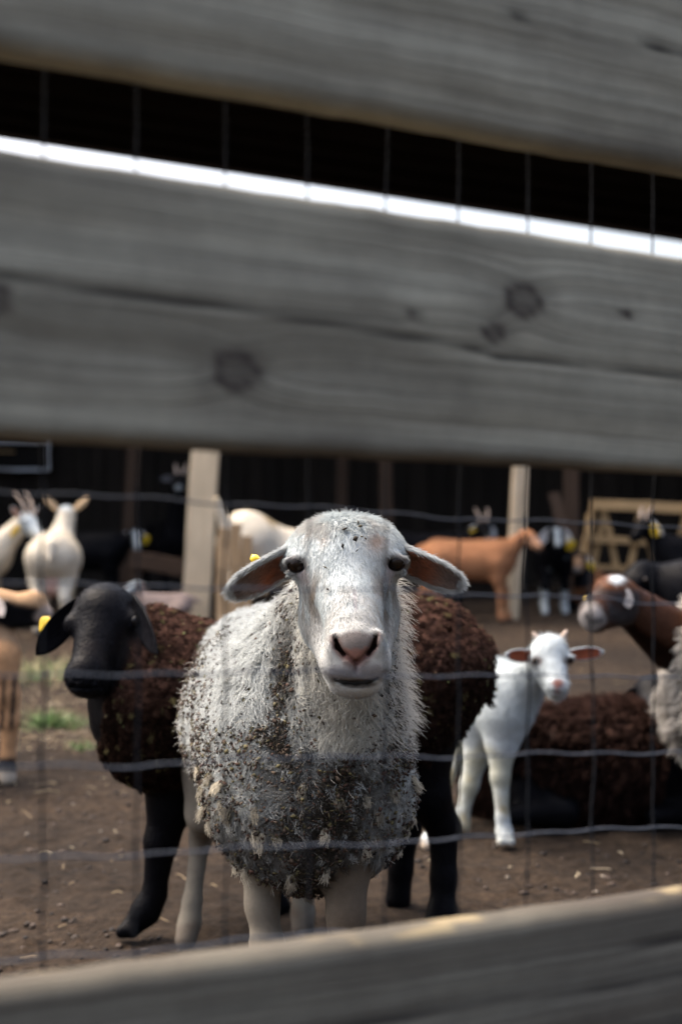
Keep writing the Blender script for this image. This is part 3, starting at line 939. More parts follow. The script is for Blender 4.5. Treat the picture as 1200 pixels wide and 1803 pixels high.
    o = mesh('board', V.reshape(-1, 3), F, M['board'], fence, smooth=True,
             attrs={'grain': np.stack(gr).ravel(), 'along': np.stack(al).ravel(), 'knot': np.stack(kn).ravel(), 'crack': np.stack(ck).ravel(), 'lichen': np.stack(lc).ravel()})
    return o
def sv(px, py, zt, zb):
    s = fence_s(px); d = fence_pt(s, 0)[1]; z = CAMZ - (py - HY) / FPX * d
    return s, (zt(s) - z) / (zt(s) - zb(s))
e1b = edge(112, 316, TH)
e1t = lambda s: e1b(s) + 0.235
fence_board(e1t, e1b, [(*sv(1450, 120, e1t, e1b), 0.012)], [([(*sv(860, 10, e1t, e1b),), (*sv(1000, 55, e1t, e1b),), (*sv(1250, 105, e1t, e1b),)], 0.0009)], 3)
e2t, e2b = edge(257, 452, 0.0), edge(770, 834, TH)
kn2 = [(*sv(415, 650, e2t, e2b), 0.0155), (*sv(921, 530, e2t, e2b), 0.0150), (*sv(-6, 526, e2t, e2b), 0.010), (*sv(870, 585, e2t, e2b), 0.008), (*sv(724, 553, e2t, e2b), 0.0045), (*sv(1100, 552, e2t, e2b), 0.004)]
ck2 = [([sv(-300, 470, e2t, e2b), sv(20, 486, e2t, e2b), sv(250, 520, e2t, e2b), sv(560, 565, e2t, e2b), sv(820, 610, e2t, e2b), sv(900, 633, e2t, e2b), sv(1040, 640, e2t, e2b), sv(1200, 664, e2t, e2b), sv(1500, 690, e2t, e2b)], 0.0019),
       ]
fence_board(e2t, e2b, kn2, ck2, 6)
e3t = edge(1716, 1557, TH)
e3b = lambda s: e3t(s) - 0.235
fence_board(e3t, e3b, [], [([(-0.9, 0.32), (0.0, 0.27), (1.2, 0.33)], 0.0018), ([(-0.9, 0.15), (0.1, 0.17), (1.2, 0.12)], 0.0012), ([(-0.9, 0.5), (0.2, 0.46), (1.2, 0.5)], 0.0016)], 9, lichen=0.55, darken=0.58)
for s_ in (S0 + 0.08, S1 - 0.08):
    q = fence_pt(s_, 0, TH + 0.06)
    timber('post', (q[0], q[1], -0.1), (q[0], q[1], e1t(s_) + 0.1), 0.11, 0.11, M['old_beam'], fence, up=(FN[0], FN[1], 0), seed=int(900 + 10 * s_))

wiref = empty('wire_mesh_fence', (0, FD, 0), 'square galvanised wire mesh stretched behind the weathered boards', 'wire fence')
MO = 0.052
sa, sb = fence_s(80, MO), fence_s(1152, MO)
ds = (sb - sa) / 8
hz = [edge(*p, MO) for p in ((862, 936), (1022, 1062), (1187, 1190), (1352, 1322), (1518, 1457), (1690, 1592))]
dz0 = (hz[0](sa) - hz[4](sa)) / 4; dz1 = (hz[0](sb) - hz[4](sb)) / 4
def zline(i):
    if 0 <= i < 6:
        return hz[i]
    k = i if i < 0 else i - 5
    base = hz[0] if i < 0 else hz[5]
    return lambda s, k=k, base=base: base(s) - k * (dz0 + (dz1 - dz0) * (s - sa) / (sb - sa))
rw = np.random.default_rng(12)
VI = list(range(-6, 17))
HI = [-8, -6, -5, -3, -2, -1, 0, 1, 2, 3, 4, 5, 6, 7, 8]
jit = {(i, j): rw.normal(size=2) * 0.0014 for i in range(-12, 12) for j in range(-8, 20)}
for i in HI:
    zf = zline(i); pts = []
    for j in VI[:-1]:
        for q in range(6):
            f = q / 6; s_ = sa + ds * (j + f)
            w = (1 - f) * jit[(i, j)][1] + f * jit[(i, j + 1)][1]
            pts.append(fence_pt(s_, zf(s_) + w + 0.0009 * math.sin(2 * math.pi * f) + 0.0010 * math.sin(1.3 * s_ * 4 + i), MO + 0.001 * math.cos(2 * math.pi * f)))
    mesh('horizontal_wire', *tube_vf(pts, 0.00095, 6), M['wire'], wiref)
for j in VI:
    pts, rad = [], []
    for a_, b_ in zip(HI[:-1], HI[1:]):
        for q in range(8):
            f = q / 8
            s_ = sa + ds * j + (1 - f) * jit[(a_, j)][0] + f * jit[(b_, j)][0] + 0.0008 * math.sin(6.28 * f)
            z = zline(a_)(s_) * (1 - f) + zline(b_)(s_) * f + (1 - f) * jit[(a_, j)][1] + f * jit[(b_, j)][1]
            pts.append(fence_pt(s_, z, MO + 0.0024)); rad.append(0.0019 if q == 0 else 0.00095)
    mesh('vertical_wire', *tube_vf(pts, rad, 6), M['dark_wire'], wiref)

# ---------------------------------------------------------------- animals: shared pieces
WHITE, CREAM, BLACK = A(0.46, 0.505, 0.52), A(0.56, 0.50, 0.40), A(0.004, 0.004, 0.005)
BROWN, TAN, PINK = A(0.36, 0.165, 0.08), A(0.36, 0.20, 0.10), A(0.50, 0.27, 0.21)
def join(parts):
    """[(V,F,C), ...] -> one mesh"""
    V, F, C, n = [], [], [], 0
    for v, f, c in parts:
        V.append(v); F.append(np.asarray(f) + n); C.append(np.broadcast_to(c, (len(v), 3))); n += len(v)
    return np.concatenate(V), np.concatenate(F), np.concatenate(C)
def ear_part(base, tip, face, W, outer, inner, rimc=None, **kw):
    v, f, im, rim = ear_vf(base, tip, face, W, **kw)
    c = lerp(np.tile(outer, (len(v), 1)), np.tile(inner, (len(v), 1)), im)
    if rimc is not None:
        c = lerp(c, np.tile(rimc, (len(v), 1)), sstep(0.72, 0.88, rim))
    return v, f, c
def eyeball(c, r, parent, mat='eye'):
    return mesh('eye', *sphere_vf(c, r), M[mat], parent)
def euler_R(yaw, pitch):
    """columns: forward, left, up for a head turned 'yaw' and raised 'pitch' (degrees)"""
    y, p = math.radians(yaw), math.radians(pitch)
    f = A(math.cos(y) * math.cos(p), math.sin(y) * math.cos(p), math.sin(p))
    l = A(-math.sin(y), math.cos(y), 0)
    return np.stack([f, l, np.cross(f, l)], 1)

def add_fur(root, V, F, C, n, L, seed, rad=0.0009, down=1.0, weight=None, lscale=None, mat='fleece'):
    r = np.random.default_rng(seed)
    N = vnormals(V, F)
    S, vi, _ = sample(V, F, n, weight, r)
    m = N[vi]
    cm = np.tile(A(0.0, 0.0, -down), (len(S), 1)) + r.normal(size=m.shape) * 0.35
    cm = norm(cm - (cm * m).sum(1, keepdims=True) * m)
    LL = L * (0.5 + 0.8 * r.random(len(S))) * (0.35 + 0.65 * sstep(0.15, 0.42, S[:, 2]))
    if lscale is not None:
        LL = LL * lscale(S)
    X = strands(S - m * 0.002, norm(m * 0.4 + cm), cm, LL, 3, r=r)
    c = C[vi] * (0.75 + 0.5 * r.random((len(S), 1)))
    return hair('fur', X, np.array([1.0, 0.8, 0.3]) * rad, c, M[mat], root)
def goat(name, label, cat, group, xy, yaw, s, head, hyaw, hpitch, colf, h=0.013, bw=1.0, lying=False, neckr=0.062, hs=1.0,
         ears=('side', 0.12, 0.026), ear_cols=None, horns=None, tags=(), tail=(-0.10, 0.0, -0.06), mat='coat', udder=False, wool=0.0, leg_dx=(0, 0, 0, 0), neckb=None, zoff=0.0, fdz=0.0, fur=6000, furL=0.03):
    """standing or lying goat / sheep, local x forward, z up, built once per animal"""
    root = empty(name, (xy[0], xy[1], 0), label, cat, group)
    ang = math.radians(yaw)
    Rz = np.array([[math.cos(ang), -math.sin(ang), 0], [math.sin(ang), math.cos(ang), 0], [0, 0, 1]])
    T = lambda V: np.asarray(V) * s @ Rz.T + A(xy[0], xy[1], zoff)
    dz = -0.30 if lying else 0.0
    B = Body()
    B.ell((0.20, 0, 0.50 + dz + fdz), (0.165 + wool, 0.112 * bw + wool, 0.160 + wool), 'chest', 0.08)
    B.ell((-0.01, 0, 0.485 + dz + fdz * 0.5), (0.26, 0.132 * bw + wool, 0.150 + wool), 'belly', 0.10)
    B.ell((-0.25, 0, 0.52 + dz), (0.15 + wool, 0.112 * bw + wool, 0.145 + wool), 'rump', 0.09)
    B.rc((0.22, 0, 0.60 + dz + fdz), (-0.27, 0, 0.605 + dz), 0.055, 0.055, 'back', 0.07)
    hp = A(*head)
    R = euler_R(hyaw, hpitch)
    H = lambda *v: hp + R @ (A(*v) * hs)
    nb = A(*(neckb or (0.27, 0, 0.555 + dz + fdz)))
    for sy in (-1, 1):
        B.rc((-0.24, 0.05 * sy, 0.625 + dz), (-0.33, 0.062 * sy, 0.60 + dz), 0.022 + wool, 0.02 + wool, 'rump', 0.03)
    B.rc(nb, H(-0.035, 0, -0.03), 0.10 + wool * 0.6, neckr + wool * 0.3, 'neck', 0.06)
    B.ell(H(0, 0, 0), A(0.075, 0.056, 0.058) * hs, 'head', 0.03, R)
    B.rc(H(0.04, 0, -0.008), H(0.16, 0, -0.032), 0.050 * hs, 0.033 * hs, 'face', 0.025)
    B.rc(H(0.02, 0, -0.045), H(0.145, 0, -0.055), 0.040 * hs, 0.025 * hs, 'face', 0.025)
    B.ell(H(0.172, 0, -0.036), A(0.026, 0.029, 0.026) * hs, 'muzzle', 0.02, R)
    for sy in (-1, 1):
        B.ell(H(0.045, 0.040 * sy, 0.020), A(0.024, 0.018, 0.018) * hs, 'head', 0.02, R)
    if lying:
        for sy in (-1, 1):
            B.chain([(0.26, 0.09 * sy, 0.14), (0.36, 0.10 * sy, 0.045), (0.20, 0.10 * sy, 0.03), (0.14, 0.10 * sy, 0.025)], [0.06, 0.035, 0.024, 0.024], 'leg', 0.03, 0.05)
            B.chain([(-0.24, 0.10 * sy, 0.18), (-0.10, 0.15 * sy, 0.07), (-0.30, 0.15 * sy, 0.04), (-0.14, 0.15 * sy, 0.03)], [0.10, 0.06, 0.032, 0.025], 'leg', 0.03, 0.06)
    else:
        for i_, sy in enumerate((-1, 1)):
            q = leg_dx[i_]
            B.chain([(0.22, 0.07 * sy, 0.47 + fdz), (0.225 + q * 0.3, 0.082 * sy, 0.36), (0.25 + q * 0.7, 0.082 * sy, 0.245), (0.245 + q, 0.082 * sy, 0.09), (0.255 + q, 0.082 * sy, 0.055), (0.27 + q, 0.082 * sy, 0.022)],
                    [0.07, 0.05, 0.031, 0.020, 0.025, 0.027], 'leg', 0.02, 0.05)
            q = leg_dx[2 + i_]
            B.chain([(-0.26, 0.065 * sy, 0.50), (-0.22 + q * 0.2, 0.088 * sy, 0.37), (-0.34 + q * 0.7, 0.085 * sy, 0.245), (-0.325 + q, 0.085 * sy, 0.09), (-0.32 + q, 0.085 * sy, 0.055), (-0.305 + q, 0.085 * sy, 0.022)],
                    [0.10, 0.066, 0.030, 0.021, 0.025, 0.027], 'leg', 0.02, 0.06)
    if udder:
        B.ell((-0.24, 0, 0.33), (0.07, 0.07, 0.085), 'udder', 0.03)
    tb = A(-0.385 - wool, 0, 0.60 + dz)
    B.rc(tb, tb + A(*tail), 0.032, 0.018, 'tail', 0.03)
    V, F = B.build(h)
    tg = B.tags(V)
    C = colf(tg, V, (V - hp) @ R / hs)
    C = blur_attr(F, C, 1) * (0.72 + 0.5 * fbm(V, 7, 40 + int(abs(yaw)), 4))[:, None]
    parts = [(T(V), F, C)]
    eo, ei = ear_cols if ear_cols else (C[tg == 'head'].mean(0), PINK * 0.7)
    Rw = Rz @ R
    kind, L, W = ears
    dirs = {'side': (-0.15, 1.0, -0.12), 'droop': (0.0, 0.55, -0.9), 'up': (-0.35, 0.75, 0.7), 'hang': (0.05, 0.32, -1.0), 'back': (-0.8, 0.6, 0.1)}[kind]
    for sy in (-1, 1):
        b = H(-0.02, 0.048 * sy, 0.018)
        t = b + R @ (norm(A(dirs[0], dirs[1] * sy, dirs[2])) * L * hs)
        fc = R @ A(1.0, 0.35 * sy, -0.25)
        parts.append(ear_part(T(b), T(t), Rz @ fc, W * hs * s, eo, ei, eo))
    add_fur(root, parts[0][0], F, C, fur, furL * s, int(1000 + abs(yaw) * 7 + 100 * abs(xy[0])), mat='dark_fleece' if mat == 'black_coat' else 'fleece')
    V, F, C = join(parts)
    mesh('body', V, F, M[mat], root, col=C)
    for sy in (-1, 1):
        c = T(H(0.050, 0.0545 * sy, 0.020))
        mesh('eye', *sphere_vf(c, 0.0115 * hs * s, 12, 8), M['eye'], root)
    if horns:
        hl, curve, spread = horns
        for sy in (-1, 1):
            pts = [T(H(-0.005 - curve * hl * t * t, (0.024 + spread * hl * t) * sy, 0.045 + hl * t * (1 - 0.35 * curve * t))) for t in np.linspace(0, 1, 8)]
            mesh('horn', *tube_vf(pts, np.linspace(0.014, 0.004, 8) * hs * s, 8), M['horn'], root)
    for (tx, ty, tz, rr) in tags:
        disc_tag('ear_tag', T(H(tx, ty, tz)), Rw @ A(1, 0.1, 0), rr * s, 0.003, M['tag'], root, 0.004, square=0.8)
    return root
def two(tg, **kw):
    """colours by region"""
    C = np.tile(kw['base'], (len(tg), 1)).astype(float)
    for k, v in kw.items():
        if k != 'base':
            C[tg == k] = v
    return C
def hoofs(C, V, c=(0.05, 0.04, 0.035), z=0.035):
    return lerp(C, np.tile(A(*c), (len(C), 1)), sstep(z, z - 0.012, V[:, 2]))

# ---- far goats along the barn front
def c_brown(tg, V, Q):
    C = two(tg, base=BROWN, belly=BROWN * 0.85, leg=BROWN * 0.95, neck=BROWN * 0.8, rump=BROWN * 1.05)
    C = lerp(C, np.tile(BROWN * 0.35, (len(C), 1)), sstep(0.62, 0.68, V[:, 2]) * (V[:, 0] < 0.3) * 0.7)
    face = (tg == 'face') | (tg == 'muzzle')
    C[face] = A(0.36, 0.2, 0.12)
    return hoofs(C, V)
goat('goat', 'slim reddish brown goat standing sideways before the narrow barn post', 'goat', 'goats in front of the barn', (0.985, 10.9), -8, 0.95, (0.46, -0.01, 0.70), -38, -22, c_brown,
     ears=('droop', 0.13, 0.026), tags=((0.0, 0.085, -0.02, 0.032),), leg_dx=(0.0, 0.05, 0.05, -0.06), neckr=0.05, hs=0.85)
def c_black(white=(), amount=1.0):
    def f(tg, V, Q):
        C = two(tg, base=BLACK)
        blaze = (np.abs(Q[:, 1]) < 0.02) & (Q[:, 2] > -0.01) & (Q[:, 0] > 0.02)
        if 'blaze' in white:
            C[blaze] = WHITE * 0.7
        if 'muzzle' in white:
            C[(tg == 'muzzle')] = WHITE * 0.55
        if 'socks' in white:
            C[(tg == 'leg') & (V[:, 2] < 0.20)] = WHITE * 0.8
        if 'belly' in white:
            C[(tg == 'belly') & (V[:, 2] < 0.42)] = WHITE * 0.7
        if 'chest' in white:
            C[(tg == 'chest') & (fbm(V, 9, 5) > 0.55)] = WHITE * 0.6
        return hoofs(C, V)
    return f
GB = 'black goats with white ears'
goat('goat', 'black goat with white ears and small horns behind the brown goat', 'goat', GB, (0.72, 11.75), 0, 1.0, (0.45, 0, 0.715), -78, -20, c_black(('muzzle',)), ears=('droop', 0.14, 0.034), ear_cols=(A(0.75, 0.75, 0.76), A(0.8, 0.8, 0.8)), horns=(0.12, 0.8, 0.25), tags=((0.03, -0.085, -0.045, 0.036),), mat='black_coat')
goat('goat', 'black goat with white blaze and white ears facing the camera right of the narrow post', 'goat', GB, (1.76, 11.75), -97, 1.0, (0.42, 0.0, 0.68), 6, -28, c_black(('blaze', 'socks', 'chest')), ears=('droop', 0.17, 0.040), ear_cols=(A(0.78, 0.78, 0.78), A(0.8, 0.8, 0.8)), tags=((0.03, 0.12, -0.10, 0.036),), mat='black_coat', leg_dx=(0.06, -0.03, 0, 0.05))
goat('goat', 'dark goat with tan cheeks lying low beside the white-blazed goat', 'goat', 'goats in front of the barn', (2.28, 12.0), 200, 0.95, (0.32, 0.0, 0.47), 50, -15, lambda tg, V, Q: two(tg, base=BLACK * 1.5, face=A(0.33, 0.2, 0.12), muzzle=WHITE * 0.5, chest=BROWN * 0.5), lying=True, ears=('droop', 0.13, 0.032), ear_cols=(A(0.7, 0.66, 0.6), A(0.65, 0.55, 0.48)), tags=((0.02, 0.09, -0.07, 0.036), ), mat='black_coat')
goat('goat', 'black goat with pale belly standing before the hay rack', 'goat', GB, (2.66, 10.5), 186, 1.0, (0.43, 0.0, 0.755), 38, -20, c_black(('belly',)), ears=('droop', 0.13, 0.033), ear_cols=(A(0.5, 0.52, 0.55), A(0.7, 0.7, 0.72)), tags=((0.02, 0.085, -0.04, 0.034),), horns=(0.09, 0.8, 0.2), mat='black_coat')
goat('goat', 'black goat with white ears in the dark stall, body to the left', 'goat', GB, (-2.2, 12.2), 0, 1.0, (0.43, 0, 0.64), -72, -25, c_black(('muzzle', 'blaze')), ears=('droop', 0.14, 0.036), ear_cols=(A(0.75, 0.75, 0.76), A(0.8, 0.8, 0.8)), tags=((0.03, 0.09, -0.03, 0.036),), mat='black_coat')
goat('goat', 'black goat with raised head standing deep in the dark stall', 'goat', GB, (-1.60, 13.1), -68, 1.12, (0.40, 0.0, 1.0), -20, -8, c_black(('muzzle',)), ears=('side', 0.12, 0.030), ear_cols=(A(0.06, 0.06, 0.065), A(0.12, 0.12, 0.13)), tags=((0.02, 0.10, -0.10, 0.03),), horns=(0.11, 0.9, 0.2), mat='black_coat', neckr=0.07)
def c_white(tg, V, Q):
    C = two(tg, base=CREAM * 1.08, head=WHITE * 0.95, face=WHITE * 0.95, muzzle=A(0.55, 0.42, 0.36), udder=A(0.55, 0.34, 0.27), leg=CREAM)
    C = lerp(C, C * A(0.78, 0.68, 0.5), sstep(0.55, 0.75, fbm(V, 8, 3)))
    return hoofs(C, V)
GW = 'white goats at the barn'
goat('goat', 'cream white goat at the left edge turning its head, yellow tag', 'goat', GW, (-2.80, 10.45), 6, 1.03, (0.475, -0.02, 0.76), -48, -25, c_white, ears=('up', 0.11, 0.024), tags=((0.02, -0.085, -0.075, 0.038),), horns=(0.16, 1.0, 0.15))
goat('goat', 'cream white goat seen from behind with hanging udder and raised ears', 'goat', GW, (-2.03, 10.1), 97, 1.06, (0.38, -0.05, 0.79), 5, 0, c_white, bw=1.34, ears=('up', 0.15, 0.026), ear_cols=(A(0.5, 0.36, 0.22), A(0.5, 0.33, 0.24)), udder=True, tail=(-0.05, 0, -0.10))
goat('goat', 'large cream goat rump with upright tail behind the short boards', 'goat', GW, (-0.38, 9.75), 38, 1.28, (0.50, 0.0, 0.42), 0, -50, c_white, bw=1.15, fdz=-0.16, tail=(-0.05, 0, 0.13), ears=('droop', 0.12, 0.026))
goat('goat', 'small pale kid lying below the low rail, yellow tag', 'goat', GW, (-1.38, 11.0), 178, 0.6, (0.34, 0.0, 0.46), 45, -10, lambda tg, V, Q: two(tg, base=A(0.30, 0.23, 0.20), head=WHITE * 0.8, face=WHITE * 0.8, muzzle=PINK), lying=True, ears=('side', 0.10, 0.028), tags=((0.02, -0.09, -0.05, 0.04),))

# ---- black sheep partly hidden at the right
goat('sheep', 'black sheep standing behind the brown-faced sheep, only head and back showing', 'sheep', None, (1.64, 5.7), 182, 1.0, (0.445, 0.0, 0.615), 45, -28, lambda tg, V, Q: two(tg, base=BLACK * 1.1), wool=0.03, ears=('droop', 0.12, 0.03), ear_cols=(BLACK, BLACK * 2), mat='black_coat', hs=1.05)

# ---------------------------------------------------------------- tan and black goat cut by the left edge
def edge_goat():
    D = 4.67
    q = at(-90, 1375, D)
    root = empty('goat', (q[0], q[1], 0), 'tan goat with black cheek stripe and black-marked leg at the left edge', 'goat')
    B = Body()
    P = lambda x, y, d=0: at(x, y, D + d)
    B.ell(P(-190, 1165, 0.1), (0.22, 0.15, 0.17), 'body', 0.08)
    B.ell(P(-330, 1160, 0.2), (0.2, 0.14, 0.16), 'body', 0.08)
    B.ell(P(-70, 1165, 0.03), (0.13, 0.12, 0.15), 'chest', 0.08)
    B.ell(P(-8, 1150, 0.0), (0.075, 0.07, 0.10), 'chest', 0.06)
    B.rc(P(-90, 1130, 0.03), P(-20, 1080), 0.11, 0.062, 'neck', 0.06)
    B.ell(P(-8, 1066), (0.075, 0.056, 0.055), 'head', 0.03)
    B.rc(P(5, 1068), P(58, 1066), 0.046, 0.040, 'face', 0.02)
    B.ell(P(58, 1060), (0.04, 0.034, 0.038), 'face', 0.02)
    B.ell(P(76, 1080), (0.032, 0.030, 0.030), 'muzzle', 0.02)
    B.rc(P(0, 1090), P(62, 1092), 0.035, 0.022, 'face', 0.02)
    B.chain([P(2, 1160, -0.04), P(12, 1225, -0.05), P(18, 1270, -0.05), P(14, 1335, -0.05), P(12, 1352, -0.05), P(14, 1368, -0.05)], [0.055, 0.04, 0.032, 0.022, 0.026, 0.028], 'leg', 0.02, 0.05)
    B.chain([P(-40, 1160, 0.08), P(-35, 1225, 0.09), P(-32, 1270, 0.09), P(-36, 1330, 0.09), P(-36, 1345, 0.09), P(-33, 1358, 0.09)], [0.055, 0.04, 0.032, 0.022, 0.026, 0.028], 'leg', 0.02, 0.05)
    for k in (0.1, 0.3):
        B.chain([P(-350, 1180, k), P(-330, 1235, k), P(-390, 1280, k), P(-380, 1340, k), P(-375, 1362 - 60 * (k - 0.1), k)], [0.09, 0.06, 0.03, 0.022, 0.026], 'leg', 0.02, 0.05)
    V, F = B.build(0.008)
    tg = B.tags(V)
    C = two(tg, base=TAN, leg=TAN * 1.05, chest=A(0.30, 0.19, 0.11), head=A(0.34, 0.21, 0.115), face=A(0.36, 0.225, 0.125), muzzle=A(0.30, 0.24, 0.20))
    px = CX + FPX * V[:, 0] / V[:, 1]; py = HY - FPX * (V[:, 2] - CAMZ) / V[:, 1]
    stripe = sstep(0, 5, py - (1052 + 0.22 * px)) * sstep(0, 6, 1112 - py) * sstep(80, 68, px)
    hd = (tg == 'head') | (tg == 'face') | (tg == 'neck')
    C = lerp(C, np.tile(BLACK, (len(C), 1)), stripe * hd)
    leg = (tg == 'leg') & (np.sin(px * 0.35 + py * 0.02) > 0.25) & (py > 1190) & (py < 1285)
    C[leg] = BLACK * 2
    C[(tg == 'leg') & (py > 1335) & (py < 1358)] = BLACK * 2.2
    C[(tg == 'leg') & (py >= 1358)] = A(0.45, 0.38, 0.3)
    C[(tg == 'chest') & (fbm(V, 14, 3) > 0.58)] = BLACK * 2
    C = blur_attr(F, C, 1)
    e = ear_part(P(-12, 1052, -0.045), P(6, 1086, -0.075), A(0.3, -1, -0.1), 0.022, A(0.5, 0.42, 0.36), A(0.52, 0.45, 0.4))
    V2, F2, C2 = join([(V, F, C), e])
    mesh('body', V2, F2, M['coat'], root, col=C2)
    add_fur(root, V, F, C, 14000, 0.014, 48, 0.0006)
    eyeball(P(12, 1062, -0.052), 0.011, root)
edge_goat()

# ---------------------------------------------------------------- brown-faced sheep at the right edge
def right_sheep():
    D = 3.9
    q = at(1330, 1470, D)
    root = empty('sheep', (q[0], q[1], 0), 'brown-faced sheep with white muzzle and grey fleece cut by the right edge', 'sheep')
    P = lambda x, y, d=0: at(x, y, D + d)
    B = Body()
    B.ell(P(1295, 1195, 0.06), (0.165, 0.19, 0.21), 'fleece', 0.08)
    B.ell(P(1268, 1135, 0.06), (0.135, 0.15, 0.115), 'fleece', 0.05)
    B.ell(P(1268, 1255, 0.06), (0.140, 0.16, 0.125), 'fleece', 0.05)
    B.ell(P(1450, 1195, 0.14), (0.28, 0.19, 0.20), 'fleece', 0.1)
    B.ell(P(1600, 1190, 0.2), (0.17, 0.18, 0.19), 'fleece', 0.08)
    B.rc(P(1108, 1066, 0.03), P(1186, 1126, 0.08), 0.056, 0.088, 'neck', 0.03)
    B.ell(P(1085, 1052), (0.052, 0.058, 0.050), 'head', 0.03)
    B.ell(P(1072, 1038, -0.02), (0.034, 0.045, 0.028), 'head', 0.03)
    B.rc(P(1080, 1046, -0.01), P(1047, 1075, -0.075), 0.046, 0.036, 'face', 0.04)
    B.rc(P(1092, 1075, -0.01), P(1052, 1094, -0.075), 0.042, 0.024, 'face', 0.025)
    B.ell(P(1042, 1085, -0.085), (0.026, 0.034, 0.026), 'muzzle', 0.05)
    for x, d in ((1245, -0.02), (1275, 0.16), (1600, 0.1), (1640, 0.28)):
        B.chain([P(x, 1290, d), P(x - 3, 1370, d), P(x, 1430, d), P(x - 4, 887 + 0.90 * FPX / (D + d) - 14, d)], [0.06, 0.034, 0.022, 0.026], 'leg', 0.02, 0.04)
    V, F = B.build(0.008)
    tg = B.tags(V)
    px = CX + FPX * V[:, 0] / V[:, 1]; py = HY - FPX * (V[:, 2] - CAMZ) / V[:, 1]
    b1 = A(0.042, 0.0195, 0.012)
    C = two(tg, base=b1, fleece=A(0.42, 0.40, 0.37), head=A(0.085, 0.036, 0.018), muzzle=A(0.23, 0.21, 0.20), leg=b1 * 0.6)
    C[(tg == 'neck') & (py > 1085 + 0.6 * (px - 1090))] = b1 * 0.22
    C = lerp(C, np.tile(A(0.03, 0.027, 0.028), (len(C), 1)), ((tg == 'face') | (tg == 'head')) * sstep(0.4, 0.6, fbm(V, 26, 8)) * (py > 1040))
    C = lerp(C, np.tile(A(0.30, 0.28, 0.265), (len(C), 1)), sstep(24, 8, np.hypot(px - 1040, py - 1078)) * (tg == 'face'))
    C = lerp(C, np.tile(WHITE * 0.9, (len(C), 1)), sstep(12, 8, np.hypot((px - 1085) * 0.7, (py - 1021) * 1.3) + 8 * (fbm(V, 60, 2) - 0.5)))
    C = lerp(C, np.tile(A(0.02, 0.018, 0.02), (len(C), 1)), sstep(7, 4, np.hypot(px - 1033, (py - 1084) * 0.7)) + sstep(5, 2, np.abs(py - 1094 + 0.1 * (px - 1040))) * (px < 1062) * (px > 1036))
    C = blur_attr(F, C, 1)
    e = ear_part(P(1100, 1038, -0.058), P(1107, 1072, -0.075), A(-0.2, -1, 0), 0.0165, A(0.26, 0.24, 0.23), A(0.30, 0.28, 0.27))
    e2 = ear_part(P(1078, 1045, 0.05), P(1056, 1062, 0.07), A(-0.2, -1, 0), 0.016, A(0.2, 0.15, 0.12), A(0.3, 0.2, 0.15))
    V2, F2, C2 = join([(V, F, C), e, e2])
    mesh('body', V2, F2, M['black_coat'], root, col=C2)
    add_fur(root, V, F, C, 9000, 0.013, 49, 0.0006, weight=lambda c: (c[:, 0] < 0.98) * 1.0, mat='dark_fleece')
    eyeball(P(1069, 1049, -0.064), 0.008, root)
    disc_tag('ear_tag', P(1034, 1060, 0.02), (-0.3, -1, 0), 0.012, 0.003, M['tag'], root, 0.004, square=0.8)
    r = np.random.default_rng(41)
    N = vnormals(V, F)
    wt = lambda c: ((c[:, 0] / c[:, 1] * FPX + CX > 1160) & (c[:, 2] > 0.22)) * 1.0
    S, vi, _ = sample(V, F, 3200, lambda c: wt(c) * np.where(c[:, 0] < 1.35, 3.0, 0.7), r)
    S = S[tg[vi] == 'fleece']; vi = vi[:0] if False else vi
    S, vi, _ = sample(V[:], F[(tg[F] == 'fleece').all(1)], 3600, lambda c: np.where(c[:, 0] < 1.35, 3.0, 0.7), r)
    X = locks(S, N[vi], np.tile(A(0, 0, -1.0), (len(S), 1)), 0.035 + 0.02 * r.random(len(S)), 0.014, 12, 4, 0.004, 1.2, 0.4, 0.65, r)
    tone = np.repeat(0.7 + 0.5 * r.random(len(S)), 12)[:, None] * A(0.50, 0.47, 0.43)
    dk = np.repeat(r.random(len(S)) < 0.18, 12)
    tone[dk] *= 0.4
    hair('fleece', X, np.array([0.0012, 0.0011, 0.0008, 0.0003]), tone, M['fleece'], root)
right_sheep()

